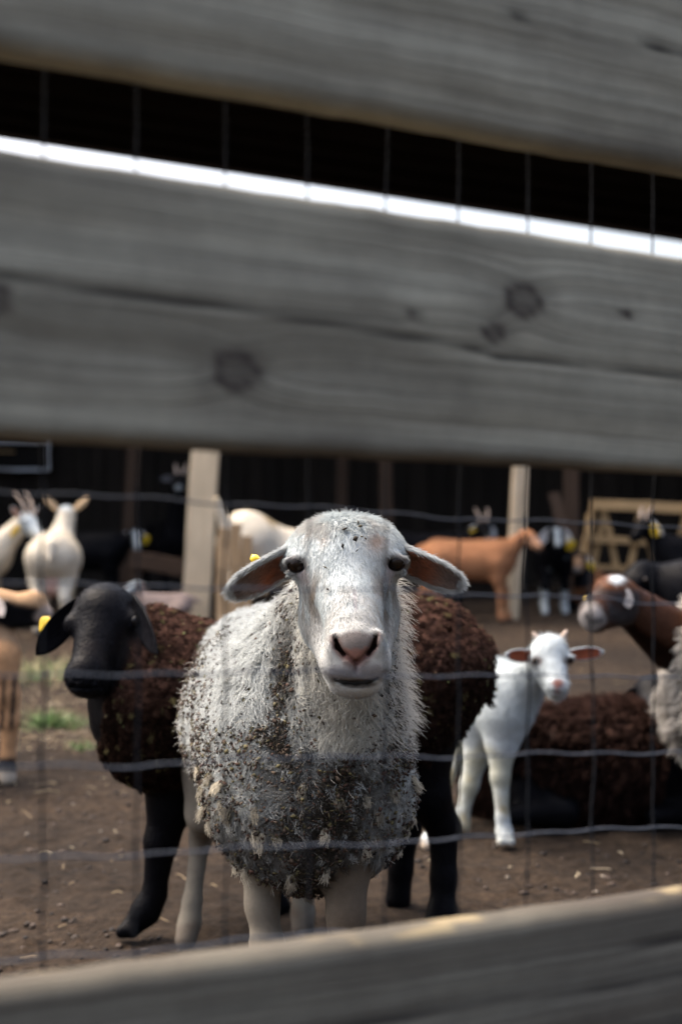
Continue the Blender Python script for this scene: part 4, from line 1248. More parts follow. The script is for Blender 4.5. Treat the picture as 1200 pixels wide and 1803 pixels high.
# ---------------------------------------------------------------- dark sheep lying down
def lying_sheep():
    D = 4.12
    q = at(1000, 1450, D)
    root = empty('sheep', (q[0], q[1], 0), 'dark brown woolly sheep with black forequarters lying on the ground', 'sheep')
    P = lambda x, y, d=0: at(x, y, D + d)
    B = Body()
    B.ell(P(985, 1352, 0.05), (0.225, 0.21, 0.170), 'fleece', 0.08)
    B.ell(P(905, 1375, 0.06), (0.13, 0.17, 0.135), 'fleece', 0.08)
    B.ell(P(1085, 1342, 0.02), (0.17, 0.19, 0.165), 'fleece', 0.08)
    B.ell(P(1170, 1345, 0.02), (0.14, 0.16, 0.155), 'front', 0.08)
    B.rc(P(1165, 1290, 0.10), P(1150, 1230, 0.20), 0.09, 0.06, 'front', 0.06)
    B.ell(P(1148, 1218, 0.22), (0.055, 0.075, 0.05), 'front', 0.03)
    B.rc(P(1155, 1222, 0.25), P(1180, 1240, 0.36), 0.045, 0.03, 'front', 0.02)
    B.chain([P(1200, 1400, -0.08), P(1225, 1430, -0.12), P(1150, 1436, -0.16)], [0.06, 0.035, 0.026], 'front', 0.03)
    B.chain([P(930, 1400, -0.1), P(990, 1428, -0.16), P(900, 1436, -0.18)], [0.07, 0.04, 0.026], 'front', 0.03)
    V, F = B.build(0.009)
    N = vnormals(V, F)
    tg = B.tags(V)
    V = V + N * (0.012 * (fbm(V, 40, 4, 2) - 0.5))[:, None] * (tg == 'fleece')[:, None]
    C = two(tg, base=BLACK * 1.1, fleece=A(0.028, 0.016, 0.012))
    C = blur_attr(F, C, 1)
    e = ear_part(P(1125, 1218, 0.20), P(1095, 1228, 0.18), A(0, -1, -0.3), 0.022, BLACK * 1.3, BLACK * 2)
    e2 = ear_part(P(1170, 1212, 0.20), P(1196, 1222, 0.18), A(0, -1, -0.3), 0.022, BLACK * 1.3, BLACK * 2)
    V2, F2, C2 = join([(V, F, C), e, e2])
    mesh('body', V2, F2, M['black_coat'], root, col=C2)
    r = np.random.default_rng(43)
    S, vi, _ = sample(V, F[(tg[F] == 'fleece').all(1)], 3400, lambda c: np.where(c[:, 1] < D + 0.1, 1.6, 0.6), r)
    X = locks(S, N[vi], np.tile(A(-0.6, -0.2, -0.9), (len(S), 1)), 0.022 + 0.022 * r.random(len(S)), 0.013, 11, 4, 0.004, 1.1, 0.35, 0.5, r)
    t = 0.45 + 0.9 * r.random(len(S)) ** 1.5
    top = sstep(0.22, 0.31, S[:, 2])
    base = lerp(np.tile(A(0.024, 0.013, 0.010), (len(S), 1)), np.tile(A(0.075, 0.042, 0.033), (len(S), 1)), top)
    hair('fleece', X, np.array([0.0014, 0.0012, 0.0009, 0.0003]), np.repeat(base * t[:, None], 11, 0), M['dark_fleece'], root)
lying_sheep()

# ---------------------------------------------------------------- white kid
def kid():
    q = at(850, 1480, 3.85)
    root = empty('kid_goat', (q[0], q[1], 0), 'white kid goat with tiny horns and spread ears looking at the camera', 'kid')
    P = at
    B = Body()
    B.ell(P(888, 1245, 3.86), (0.068, 0.10, 0.105), 'body', 0.05)
    B.ell(P(880, 1200, 3.92), (0.07, 0.10, 0.062), 'body', 0.05)
    B.ell(P(835, 1245, 4.05), (0.095, 0.16, 0.105), 'body', 0.06)
    B.ell(P(805, 1238, 4.25), (0.09, 0.13, 0.10), 'body', 0.06)
    B.rc(P(905, 1225, 3.84), P(952, 1168, 3.77), 0.070, 0.044, 'neck', 0.04)
    B.ell(P(965, 1152, 3.72), (0.051, 0.055, 0.044), 'head', 0.02)
    B.ell(P(967, 1135, 3.71), (0.036, 0.04, 0.026), 'head', 0.02)
    B.rc(P(968, 1163, 3.69), P(979, 1203, 3.635), 0.043, 0.027, 'face', 0.02)
    B.rc(P(968, 1185, 3.71), P(979, 1217, 3.655), 0.036, 0.022, 'face', 0.02)
    B.ell(P(980, 1209, 3.625), (0.027, 0.026, 0.023), 'muzzle', 0.015)
    B.chain([P(884, 1270, 3.83), P(882, 1310, 3.82), P(880, 1368, 3.80), P(884, 1440, 3.785), P(887, 1466, 3.78), P(889, 1476, 3.77)], [0.058, 0.042, 0.0245, 0.0165, 0.021, 0.020], 'leg', 0.015, 0.04)
    B.chain([P(889, 1474, 3.77), P(883, 1482, 3.755)], [0.018, 0.015], 'hoof', 0.006)
    B.chain([P(889, 1474, 3.77), P(897, 1482, 3.755)], [0.018, 0.015], 'hoof', 0.006)
    B.chain([P(848, 1270, 3.95), P(838, 1330, 3.94), P(826, 1382, 3.93), P(815, 1430, 3.92), P(813, 1449, 3.915), P(816, 1457, 3.91)], [0.058, 0.034, 0.0245, 0.0165, 0.020, 0.019], 'leg', 0.015, 0.04)
    B.chain([P(812, 1270, 4.15), P(800, 1330, 4.08), P(782, 1380, 4.0), P(762, 1455, 3.85), P(755, 1480, 3.8), P(753, 1488, 3.78)], [0.06, 0.032, 0.020, 0.016, 0.019, 0.018], 'leg', 0.015, 0.04)
    B.chain([P(800, 1260, 4.3), P(790, 1320, 4.3), P(775, 1360, 4.35), P(780, 1415, 4.3), P(782, 1425, 4.28)], [0.07, 0.045, 0.026, 0.020, 0.022], 'leg', 0.015, 0.04)
    for ex in (942, 1003):
        B.ell(P(ex, 1160, 3.685), (0.012, 0.014, 0.012), 'head', 0.01)
    B.slit(P(972, 1219, 3.6), P(988, 1219, 3.6), 0.0016, 3.55, 3.63)
    V, F = B.build(0.0055)
    tg = B.tags(V)
    px = CX + FPX * V[:, 0] / V[:, 1]; py = HY - FPX * (V[:, 2] - CAMZ) / V[:, 1]
    C = two(tg, base=WHITE * 0.84, leg=WHITE * 0.82)
    fr = V[:, 1] < 3.72
    C = lerp(C, np.tile(A(0.21, 0.10, 0.085), (len(C), 1)), sstep(13, 8, np.hypot((px - 982), (py - 1203) * 1.3)) * fr)
    C = lerp(C, np.tile(A(0.20, 0.12, 0.11), (len(C), 1)), sstep(9, 4, np.hypot((px - 981) * 0.9, (py - 1219) * 1.8)) * fr)
    for ex in (944, 1001):
        C = lerp(C, np.tile(A(0.07, 0.045, 0.04), (len(C), 1)), sstep(12, 6, np.hypot((px - ex) * 0.8, (py - 1163) * 1.2)) * fr)
    C = lerp(C, C * A(0.72, 0.6, 0.42), ((py > 1350) & (tg == 'leg')) * sstep(0.56, 0.7, fbm(V, 20, 6)))
    C = lerp(C, C * A(0.85, 0.78, 0.62), sstep(1270, 1320, py) * sstep(0.4, 0.7, fbm(V, 14, 16)))
    C = hoofs(C, V, (0.4, 0.33, 0.26), 0.02)
    C = blur_attr(F, C, 1)
    inn = A(0.30, 0.085, 0.045)
    e1 = ear_part(P(944, 1154, 3.72), P(888, 1152, 3.70), A(0.0, -0.93, -0.36), 0.0205, WHITE, inn, WHITE * 0.9, cup=0.5, basew=0.7)
    e2 = ear_part(P(999, 1152, 3.72), P(1063, 1147, 3.70), A(0.0, -0.93, -0.36), 0.0205, WHITE, inn, WHITE * 0.9, cup=0.5, basew=0.7)
    V2, F2, C2 = join([(V, F, C), e1, e2])
    mesh('body', V2, F2, M['coat'], root, col=C2)
    eyeball(P(942, 1163, 3.671), 0.0085, root)
    eyeball(P(1003, 1162, 3.671), 0.0085, root)
    for pts in (((953, 1134), (945, 1122), (937, 1114)), ((984, 1132), (991, 1120), (997, 1110))):
        tt = [P(*p, 3.725) for p in pts]
        tt = [tt[0] * (1 - t) ** 2 + 2 * tt[1] * t * (1 - t) + tt[2] * t * t for t in np.linspace(0, 1, 7)]
        mesh('horn', *tube_vf(tt, np.linspace(0.011, 0.004, 7), 8), M['horn'], root)
    r = np.random.default_rng(44)
    N = vnormals(V, F)
    S, vi, _ = sample(V, F, 16000, lambda c: (c[:, 1] < 4.1) * (c[:, 2] > 0.06) * np.where(c[:, 1] < 3.74, 0.6, 1.0), r)
    cm = np.tile(A(0.0, -0.1, -1.0), (len(S), 1)); n = N[vi]
    cm = norm(cm - (cm * n).sum(1, keepdims=True) * n + r.normal(size=n.shape) * 0.2)
    X = strands(S - n * 0.001, norm(n * 0.5 + cm), cm, (0.010 + 0.010 * r.random(len(S))) * (0.20 + 0.78 * sstep(0.24, 0.38, S[:, 2])), 3, r=r)
    C = np.where((np.abs(V[:, 1:2] - 3.65) < 0.06) & (C[:, :1] < 0.3), C, C)
    hair('fur', X, np.array([0.0006, 0.0005, 0.0002]), C[vi] * (0.85 + 0.25 * r.random((len(S), 1))), M['fleece'], root)
kid()

# ---------------------------------------------------------------- brown sheep with black head, behind the white ewe
def brown_sheep():
    q = at(500, 1650, 3.02)
    root = empty('sheep', (q[0], q[1], 0), 'brown curly-fleeced sheep with black drooping-eared head behind the white sheep', 'sheep')
    P = at
    B = Body()
    B.ell(P(292, 1240, 2.99), (0.130, 0.15, 0.165), 'fleece', 0.07)
    B.ell(P(262, 1270, 2.97), (0.085, 0.12, 0.115), 'fleece', 0.06)
    B.ell(P(500, 1240, 3.06), (0.29, 0.19, 0.165), 'fleece', 0.1)
    B.ell(P(752, 1172, 3.12), (0.122, 0.15, 0.135), 'fleece', 0.06)
    B.ell(P(722, 1260, 3.1), (0.085, 0.14, 0.13), 'fleece', 0.06)
    B.ell(P(680, 1190, 3.1), (0.16, 0.15, 0.145), 'fleece', 0.09)
    B.rc(P(838, 1140, 3.14), P(858, 1228, 3.13), 0.026, 0.010, 'fleece', 0.03)
    B.rc(P(300, 1195, 3.0), P(250, 1150, 2.98), 0.120, 0.085, 'fleece', 0.06)
    B.rc(P(250, 1150, 2.98), P(200, 1115, 2.97), 0.080, 0.068, 'neck', 0.04)
    B.rc(P(225, 1250, 2.96), P(195, 1165, 2.95), 0.075, 0.055, 'neck', 0.05)
    B.ell(P(185, 1085, 2.95), (0.066, 0.075, 0.062), 'head', 0.03)
    B.ell(P(183, 1062, 2.93), (0.046, 0.05, 0.036), 'head', 0.03)
    for ex, ey in ((128, 1098), (236, 1092)):
        B.ell(P(ex, ey, 2.90), (0.018, 0.028, 0.020), 'head', 0.02)
    B.rc(P(182, 1095, 2.905), P(156, 1178, 2.825), 0.054, 0.036, 'head', 0.025)
    B.rc(P(210, 1135, 2.95), P(165, 1200, 2.85), 0.052, 0.030, 'head', 0.03)
    B.ell(P(150, 1192, 2.815), (0.041, 0.038, 0.034), 'head', 0.02)
    B.ell(P(155, 1211, 2.83), (0.030, 0.030, 0.018), 'head', 0.015)
    B.slit(P(128, 1190, 2.8), P(138, 1197, 2.8), 0.004, 2.72, 2.80)
    B.slit(P(172, 1190, 2.8), P(163, 1197, 2.8), 0.004, 2.72, 2.80)
    B.slit(P(125, 1207, 2.8), P(180, 1207, 2.8), 0.0022, 2.72, 2.81)
    B.chain([P(318, 1350, 3.0), P(302, 1410, 2.99), P(284, 1482, 2.98), P(272, 1575, 2.98), P(257, 1604, 2.975), P(240, 1624, 2.965)], [0.075, 0.050, 0.034, 0.0235, 0.028, 0.022], 'leg', 0.02, 0.04)
    for tx in (-9, 9):
        B.chain([P(234 + tx * 0.5, 1630, 2.962), P(224 + tx, 1641, 2.945)], [0.018, 0.014], 'leg', 0.008)
    B.chain([P(340, 1370, 3.14), P(385, 1440, 3.16), P(440, 1500, 3.17), P(486, 1590, 3.17), P(492, 1600, 3.165)], [0.07, 0.045, 0.032, 0.024, 0.026], 'leg', 0.02, 0.04)
    B.chain([P(735, 1320, 3.06), P(748, 1395, 3.05), P(780, 1455, 3.07), P(781, 1545, 3.05), P(778, 1610, 3.03), P(772, 1626, 3.02)], [0.075, 0.052, 0.034, 0.027, 0.030, 0.030], 'leg', 0.02, 0.05)
    B.chain([P(705, 1330, 3.2), P(690, 1400, 3.2), P(715, 1450, 3.22), P(705, 1530, 3.21), P(700, 1585, 3.2)], [0.09, 0.055, 0.034, 0.026, 0.030], 'leg', 0.02, 0.05)
    V, F = B.build(0.0065)
    N = vnormals(V, F)
    tg = B.tags(V)
    fl = tg == 'fleece'
    flf = blur_attr(F, fl.astype(float)[:, None], 6)[:, 0]
    V = V + N * (flf * 0.014 * (fbm(V, 38, 4, 3) - 0.4))[:, None]
    tg_w = lambda c: (c[:, 1] < 3.02) & ((c[:, 0] < -0.38) | (c[:, 2] < 0.34))
    C = two(tg, base=BLACK * 0.9, fleece=A(0.035, 0.018, 0.012), head=BLACK * 1.2)
    C = lerp(C, np.tile(A(0.016, 0.014, 0.014), (len(C), 1)), 0.6 * sstep(0.48, 0.66, fbm(V, 16, 88)) * (tg == 'head'))
    C = blur_attr(F, C, 2)
    e1 = ear_part(P(138, 1062, 2.94), P(64, 1148, 2.90), A(0.45, -0.8, -0.2), 0.030, BLACK * 1.3, BLACK * 1.7, cup=0.5, droop=0.05)
    e2 = ear_part(P(236, 1058, 2.925), P(277, 1148, 2.795), A(-0.35, -0.9, -0.3), 0.027, BLACK * 1.3, BLACK * 1.7, cup=0.5, droop=0.02)
    V2, F2, C2 = join([(V, F, C), e1, e2])
    mesh('body', V2, F2, M['black_coat'], root, col=C2)
    add_fur(root, V, F, np.where(np.random.default_rng(3).random((len(C), 1)) < 0.35, A(0.016, 0.018, 0.024)[None], C * 1.3), 22000, 0.010, 47, 0.0005, weight=lambda c: (tg_w(c)) * 1.0, mat='dark_fleece')  # random bluish strands put the black coat's sheen into the colour
    eyeball(P(128, 1099, 2.882), 0.0115, root, 'dull_eye')
    eyeball(P(237, 1093, 2.883), 0.0115, root, 'dull_eye')
    disc_tag('ear_tag', P(80, 1100, 2.945), (-0.5, -0.8, 0.2), 0.014, 0.003, M['tag'], root, 0.006, square=0.8)
    r = np.random.default_rng(46)
    per = 11
    sel = F[(tg[F] == 'fleece').all(1)]
    S, vi, _ = sample(V, sel, 14000, lambda c: np.where(c[:, 1] < 3.12, 1.5, 0.6), r)
    n = N[vi]
    X = locks(S, n, np.tile(A(0.25, -0.2, -0.8), (len(S), 1)) + r.normal(size=n.shape) * 0.5, (0.007 + 0.011 * r.random(len(S))) * (0.6 + 0.8 * fbm(S, 12, 71)), 0.0062, per, 5, 0.0052, 1.8, 0.75, 0.5, r)
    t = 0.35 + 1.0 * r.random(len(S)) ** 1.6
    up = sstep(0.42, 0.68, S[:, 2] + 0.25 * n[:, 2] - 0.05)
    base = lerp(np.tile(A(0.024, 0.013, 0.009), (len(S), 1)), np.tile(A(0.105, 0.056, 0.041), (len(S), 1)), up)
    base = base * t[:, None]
    spk = r.random(len(S)) < 0.03
    base[spk] = A(0.12, 0.10, 0.045)
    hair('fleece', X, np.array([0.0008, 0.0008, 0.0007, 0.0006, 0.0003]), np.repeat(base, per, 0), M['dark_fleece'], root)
    # bits of chaff caught in the fleece
    S, vi, _ = sample(V, sel, 500, lambda c: c[:, 2] > 0.4, r)
    chips('chaff', S + N[vi] * 0.014, N[vi], 0.0018, 0.0045, np.array([(0.17, 0.145, 0.07), (0.14, 0.09, 0.05), (0.11, 0.13, 0.045)]), root, r)
def chips(name, S, N, s0, s1, cols, parent, r):
    n = len(S)
    a = norm(np.cross(N, r.normal(size=(n, 3)))); nn = norm(N + 0.8 * r.normal(size=(n, 3))); b = norm(np.cross(nn, a)); a = np.cross(b, nn)
    la = (s0 + (s1 - s0) * r.random(n) ** 1.8)[:, None]; lb = la * (0.30 + 0.5 * r.random((n, 1))); lc = la * (0.2 + 0.25 * r.random((n, 1)))
    J = 1 + 0.35 * (r.random((n, 6, 1)) - 0.5)
    V = np.stack([S + a * la, S - a * la, S + b * lb, S - b * lb, S + nn * lc, S - nn * lc], 1)
    V = S[:, None] + (V - S[:, None]) * J
    f = np.array([(0, 2, 4), (2, 1, 4), (1, 3, 4), (3, 0, 4), (2, 0, 5), (1, 2, 5), (3, 1, 5), (0, 3, 5)])
    F = f[None] + 6 * np.arange(n)[:, None, None]
    C = cols[r.integers(0, len(cols), n)] * (0.6 + 0.8 * r.random((n, 1)))
    o = mesh(name, V.reshape(-1, 3), F.reshape(-1, 3), M['chaff'], parent, col=np.repeat(C, 6, 0), smooth=False)
    o['kind'] = 'stuff'
    return o
brown_sheep()

# ---------------------------------------------------------------- the white ewe in focus
def hero():
    root = empty('sheep', (-0.07, 2.6, 0), 'white sheep with burr-matted fleece facing the camera, sharp in the middle', 'sheep')
    D0 = 2.06
    H = lambda x, y, d=0.0: at(x, y, D0 + d)
    B = Body()
    B.ell(H(607, 982, 0.060), (0.068, 0.085, 0.058), 'skull', 0.03)
    B.ell(H(608, 956, 0.045), (0.050, 0.06, 0.034), 'skull', 0.03)
    B.ell(H(608, 1002, 0.012), (0.057, 0.052, 0.058), 'skull', 0.03)
    B.ell(H(562, 962, 0.055), (0.032, 0.05, 0.026), 'skull', 0.03)
    B.ell(H(655, 960, 0.055), (0.032, 0.05, 0.026), 'skull', 0.03)
    B.rc(H(560, 968, 0.060), H(508, 984, 0.058), 0.026, 0.017, 'skull', 0.03)
    B.rc(H(656, 966, 0.060), H(706, 981, 0.058), 0.026, 0.017, 'skull', 0.03)
    for ex, ey in ((537, 984), (682, 981)):
        B.ell(H(ex, ey, 0.030), (0.0200, 0.034, 0.024), 'brow', 0.028)
    B.rc(H(611, 1015, -0.002), H(623, 1108, -0.082), 0.051, 0.039, 'bridge', 0.025)
    B.ell(H(566, 1055, 0.045), (0.027, 0.060, 0.070), 'cheek', 0.03)
    B.ell(H(657, 1052, 0.045), (0.026, 0.060, 0.070), 'cheek', 0.03)
    B.rc(H(578, 1090, 0.045), H(602, 1180, -0.055), 0.038, 0.028, 'cheek', 0.03)
    B.rc(H(656, 1085, 0.045), H(646, 1178, -0.055), 0.036, 0.028, 'cheek', 0.03)
    B.ell(H(625, 1150, -0.092), (0.046, 0.040, 0.040), 'muzzle', 0.02)
    B.ell(H(601, 1170, -0.098), (0.029, 0.031, 0.027), 'muzzle', 0.015)
    B.ell(H(649, 1168, -0.098), (0.029, 0.031, 0.027), 'muzzle', 0.015)
    B.ell(H(625, 1204, -0.080), (0.037, 0.034, 0.020), 'chin', 0.012)
    B.ell(H(627, 1133, -0.118), (0.026, 0.018, 0.022), 'nose', 0.015)
    B.ell(H(588, 1138, -0.118), (0.0105, 0.012, 0.018), 'nose', 0.010)
    B.ell(H(664, 1133, -0.118), (0.0105, 0.012, 0.018), 'nose', 0.010)
    y0, y1 = D0 - 0.16, D0 - 0.108
    for pts in ((( 590, 1124), (594, 1140), (606, 1154)), ((661, 1120), (658, 1138), (647, 1152))):
        for a, b in zip(pts[:-1], pts[1:]):
            B.slit(H(*a, -0.13), H(*b, -0.13), 0.0026, y0, y1 + 0.006, 0.006)
    B.slit(H(606, 1154, -0.13), H(622, 1166, -0.13), 0.0022, y0, D0 - 0.130, 0.005)
    B.slit(H(647, 1152, -0.13), H(631, 1166, -0.13), 0.0022, y0, D0 - 0.130, 0.005)
    B.slit(H(626, 1166, -0.13), H(626, 1184, -0.13), 0.0014, y0, D0 - 0.126, 0.005)
    mouth = [(572, 1184), (590, 1195), (606, 1199), (626, 1201), (645, 1199), (664, 1192), (680, 1180)]
    for a, b in zip(mouth[1:-2], mouth[2:-1]):
        B.slit(H(*a, -0.1), H(*b, -0.1), 0.0018, y0, D0 - 0.098, 0.006)
    EYES = [H(522, 994, 0.003), H(696, 991, 0.003)]
    for e in EYES:
        B.ell(e + A(0, -0.006, 0), (0.0150, 0.017, 0.0120), 'socket', 0.006, None, 's')
    for sx, (ex, ey) in ((-1, (521, 993)), (1, (697, 990))):
        B.rc(H(ex - 15, ey - 10 + 4 * (sx < 0), -0.003), H(ex + 15, ey - 10 + 4 * (sx > 0), -0.003), 0.0050, 0.0050, 'lid', 0.010)
        B.rc(H(ex - 12, ey + 15, 0.003), H(ex + 12, ey + 15, 0.003), 0.0042, 0.0042, 'lid', 0.008)
    V, F = B.build(0.0026)
    N = vnormals(V, F)
    tg = B.tags(V)
    PX = lambda V: (CX + FPX * V[:, 0] / V[:, 1], HY - FPX * (V[:, 2] - CAMZ) / V[:, 1])
    def segd(px, py, pts):
        d = np.full(len(px), 1e9)
        for (ax, ay), (bx, by) in zip(pts[:-1], pts[1:]):
            vx, vy = bx - ax, by - ay
            t = np.clip(((px - ax) * vx + (py - ay) * vy) / (vx * vx + vy * vy), 0, 1)
            d = np.minimum(d, np.hypot(px - ax - t * vx, py - ay - t * vy))
        return d
    def face_col(V):
        px, py = PX(V)
        fr = V[:, 1] < D0 + 0.06
        C = np.tile(A(0.435, 0.475, 0.483), (len(V), 1))
        mixc = lambda C, c, w: lerp(C, np.tile(A(*c), (len(C), 1)), np.clip(w, 0, 1))
        # stains in the coat
        n1 = fbm(V * A(1, 1, 0.45), 55, 5); n2 = fbm(V, 18, 9)
        C = mixc(C, (0.20, 0.15, 0.10), 1.0 * sstep(0.38, 0.54, n1) * np.exp(-((px - 548) / 24) ** 2 - ((py - 1055) / 42) ** 2))
        C = mixc(C, (0.20, 0.15, 0.10), 1.0 * sstep(0.38, 0.54, n1) * np.exp(-((px - 676) / 20) ** 2 - ((py - 1050) / 50) ** 2))
        C = mixc(C, (0.33, 0.26, 0.21), 0.9 * sstep(0.36, 0.52, n1) * np.exp(-((px - 556) / 20) ** 2 - ((py - 948) / 14) ** 2))
        C = mixc(C, (0.32, 0.24, 0.19), 0.9 * sstep(0.36, 0.52, n1) * np.exp(-((px - 662) / 18) ** 2 - ((py - 952) / 20) ** 2))
        C = mixc(C, (0.40, 0.385, 0.36), 0.7 * sstep(0.42, 0.62, n2))
        C = mixc(C, (0.32, 0.29, 0.30), 0.8 * np.exp(-(segd(px, py, [(624, 1040), (626, 1072)]) / 2.6) ** 2))
        # skin round the eyes, running down to the inner corner
        for sx, (ex, ey) in ((1, (521, 993)), (-1, (697, 990))):
            C = mixc(C, (0.085, 0.07, 0.065), sstep(24, 14, np.hypot((px - ex) * 0.9, (py - ey) * 1.15)) * 0.85 * fr)
            C = mixc(C, (0.33, 0.29, 0.30), sstep(13, 4, segd(px, py, [(ex + 8 * sx, ey + 10), (ex + 16 * sx, ey + 26)])) * 0.6 * fr)
        # nose
        nz = V[:, 1] < D0 - 0.085
        pad = sstep(1.1, 0.75, np.hypot((px - 626) / 42, (py - 1136) / 28))
        C = mixc(C, (0.135, 0.115, 0.108), pad * nz * 0.95)
        low = sstep(10, 5, segd(px, py, [(608, 1148), (626, 1166), (645, 1146)])) + sstep(17, 9, np.hypot(px - 626, py - 1154))
        C = mixc(C, (0.23, 0.115, 0.09), low * nz * 0.85)
        around = sstep(14, 4, segd(px, py, [(588, 1124), (594, 1142), (612, 1164), (626, 1172), (640, 1163), (658, 1140), (664, 1120)]))
        C = mixc(C, (0.11, 0.062, 0.052), around * nz * 0.8)
        C = mixc(C, (0.05, 0.028, 0.025), sstep(4.5, 1.8, segd(px, py, [(589, 1122), (594, 1140), (606, 1154)])) * nz)
        C = mixc(C, (0.05, 0.028, 0.025), sstep(4.5, 1.8, segd(px, py, [(662, 1118), (658, 1138), (647, 1152)])) * nz)
        C = mixc(C, (0.14, 0.075, 0.07), sstep(5, 1.5, segd(px, py, [(606, 1154), (625, 1168), (647, 1152)])) * nz * 0.8)
        C = mixc(C, (0.10, 0.06, 0.06), sstep(4, 1.5, segd(px, py, [(626, 1166), (626, 1186)])) * nz * 0.8)
        C = mixc(C, (0.20, 0.185, 0.20), sstep(18, 6, segd(px, py, [(590, 1184), (626, 1187), (662, 1181)])) * nz * 0.7)
        C = mixc(C, (0.045, 0.035, 0.03), sstep(1.15, 0.7, np.hypot((px - 630) / 33, (py - 1204) / 9)) * nz * 0.9)
        C = mixc(C, (0.16, 0.14, 0.14), sstep(4.5, 1.4, segd(px, py, mouth)) * (V[:, 1] < D0 - 0.06) * 0.55)
        return C
    C = face_col(V)
    inner = A(0.30, 0.105, 0.05)
    skinw = A(0.43, 0.45, 0.452)
    ears = [ear_part(H(520, 976, 0.055), H(400, 1046, 0.028), A(0.10, -0.74, -0.62), 0.0300, skinw, inner, skinw, cup=0.45, th=0.006, nt=22, m=24, tipshape=0.55, basew=0.86),
            ear_part(H(690, 973, 0.055), H(816, 1030, 0.028), A(-0.10, -0.74, -0.62), 0.0300, skinw, inner, skinw, cup=0.45, th=0.006, nt=22, m=24, tipshape=0.55, basew=0.86)]
    ears2 = []
    for (v, f, c) in ears:
        px, py = PX(v)
        c = c * (0.75 + 0.5 * fbm(v, 60, 3))[:, None]
        far_ = sstep(0.045, 0.095, np.minimum(np.linalg.norm(v - H(520, 976, 0.055), axis=1), np.linalg.norm(v - H(690, 973, 0.055), axis=1)))
        c = lerp(c, np.where(c[:, 1:2] < 0.3, A(0.20, 0.155, 0.135)[None], c), far_)
        dirt = ((c[:, 1] < 0.3) * sstep(0.35, 0.65, fbm(v, 45, 14)))
        c = lerp(c, np.tile(A(0.10, 0.075, 0.065), (len(c), 1)), 0.6 * dirt)
        ears2.append((v, f, c))
    # body under the fleece
    T = Body()
    P = at
    T.ell((-0.062, 2.38, 0.50), (0.156, 0.17, 0.19), 'fleece', 0.08)
    T.ell((-0.045, 2.31, 0.43), (0.145, 0.12, 0.13), 'fleece', 0.08)
    T.ell((-0.10, 2.66, 0.515), (0.190, 0.285, 0.190), 'fleece', 0.1)
    T.ell((-0.165, 2.95, 0.51), (0.155, 0.17, 0.175), 'fleece', 0.09)
    T.rc((-0.045, 2.40, 0.60), (0.005, 2.255, 0.745), 0.130, 0.078, 'neck', 0.07)
    T.rc((0.002, 2.29, 0.52), (0.010, 2.185, 0.70), 0.082, 0.058, 'throat', 0.05)
    T.chain([(-0.128, 2.33, 0.36), (-0.128, 2.31, 0.26), (-0.118, 2.30, 0.19), (-0.112, 2.30, 0.08), (-0.112, 2.295, 0.045), (-0.112, 2.28, 0.022)], [0.044, 0.025, 0.026, 0.017, 0.022, 0.022], 'leg', 0.02, 0.03)
    T.chain([(0.008, 2.27, 0.36), (0.008, 2.25, 0.26), (0.008, 2.24, 0.19), (0.008, 2.24, 0.08), (0.008, 2.235, 0.045), (0.008, 2.22, 0.022)], [0.046, 0.028, 0.028, 0.018, 0.023, 0.023], 'leg', 0.02, 0.03)
    T.chain([(-0.255, 2.90, 0.40), (-0.275, 2.90, 0.28), (-0.292, 2.96, 0.215), (-0.306, 2.93, 0.09), (-0.310, 2.92, 0.05), (-0.316, 2.90, 0.022)], [0.08, 0.040, 0.021, 0.0175, 0.021, 0.023], 'leg', 0.02, 0.05)
    T.chain([(-0.09, 2.98, 0.40), (-0.08, 2.98, 0.28), (-0.08, 3.04, 0.215), (-0.08, 3.01, 0.09), (-0.08, 3.0, 0.05), (-0.08, 2.98, 0.022)], [0.08, 0.045, 0.026, 0.0185, 0.022, 0.024], 'leg', 0.02, 0.05)
    T.rc((-0.19, 3.10, 0.58), (-0.20, 3.15, 0.42), 0.035, 0.025, 'fleece', 0.04)
    TV, TF = T.build(0.0075)
    TN = vnormals(TV, TF)
    tt = T.tags(TV)
    def dirt_shade_map(V, base=0.0):
        """0 clean .. 1 thickly matted, with contact shade beside the cheek added"""
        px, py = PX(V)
        band = 1.15 * np.exp(-(segd(px, py, [(514, 1060), (508, 1120), (503, 1210), (478, 1290), (520, 1330)]) / 24) ** 2)  # matted dirt band, deepened to carry the contact shade beside the cheek
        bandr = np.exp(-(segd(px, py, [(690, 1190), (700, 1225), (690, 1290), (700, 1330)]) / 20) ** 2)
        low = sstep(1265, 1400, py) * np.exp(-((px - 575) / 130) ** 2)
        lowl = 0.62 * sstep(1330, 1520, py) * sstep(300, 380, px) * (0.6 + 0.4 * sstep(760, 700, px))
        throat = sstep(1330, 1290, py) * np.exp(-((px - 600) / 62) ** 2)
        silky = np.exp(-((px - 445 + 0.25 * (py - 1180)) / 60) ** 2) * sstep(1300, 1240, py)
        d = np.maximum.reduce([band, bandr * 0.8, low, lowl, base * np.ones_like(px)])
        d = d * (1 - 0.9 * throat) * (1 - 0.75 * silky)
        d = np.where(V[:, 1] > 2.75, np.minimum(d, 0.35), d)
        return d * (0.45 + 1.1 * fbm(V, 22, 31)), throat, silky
    dm, thr, slk = dirt_shade_map(TV)
    WOOL = A(0.475, 0.495, 0.488)
    TC = np.tile(WOOL * 0.9, (len(TV), 1))
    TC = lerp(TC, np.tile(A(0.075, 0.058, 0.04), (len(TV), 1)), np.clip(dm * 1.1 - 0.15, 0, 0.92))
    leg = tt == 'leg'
    lc = lerp(np.tile(A(0.17, 0.15, 0.12), (len(TV), 1)), np.tile(A(0.085, 0.06, 0.04), (len(TV), 1)), sstep(-0.06, 0.0, TV[:, 0]) * sstep(0.5, 0.2, TV[:, 2]) * (TV[:, 1] < 2.5) * 0.85)
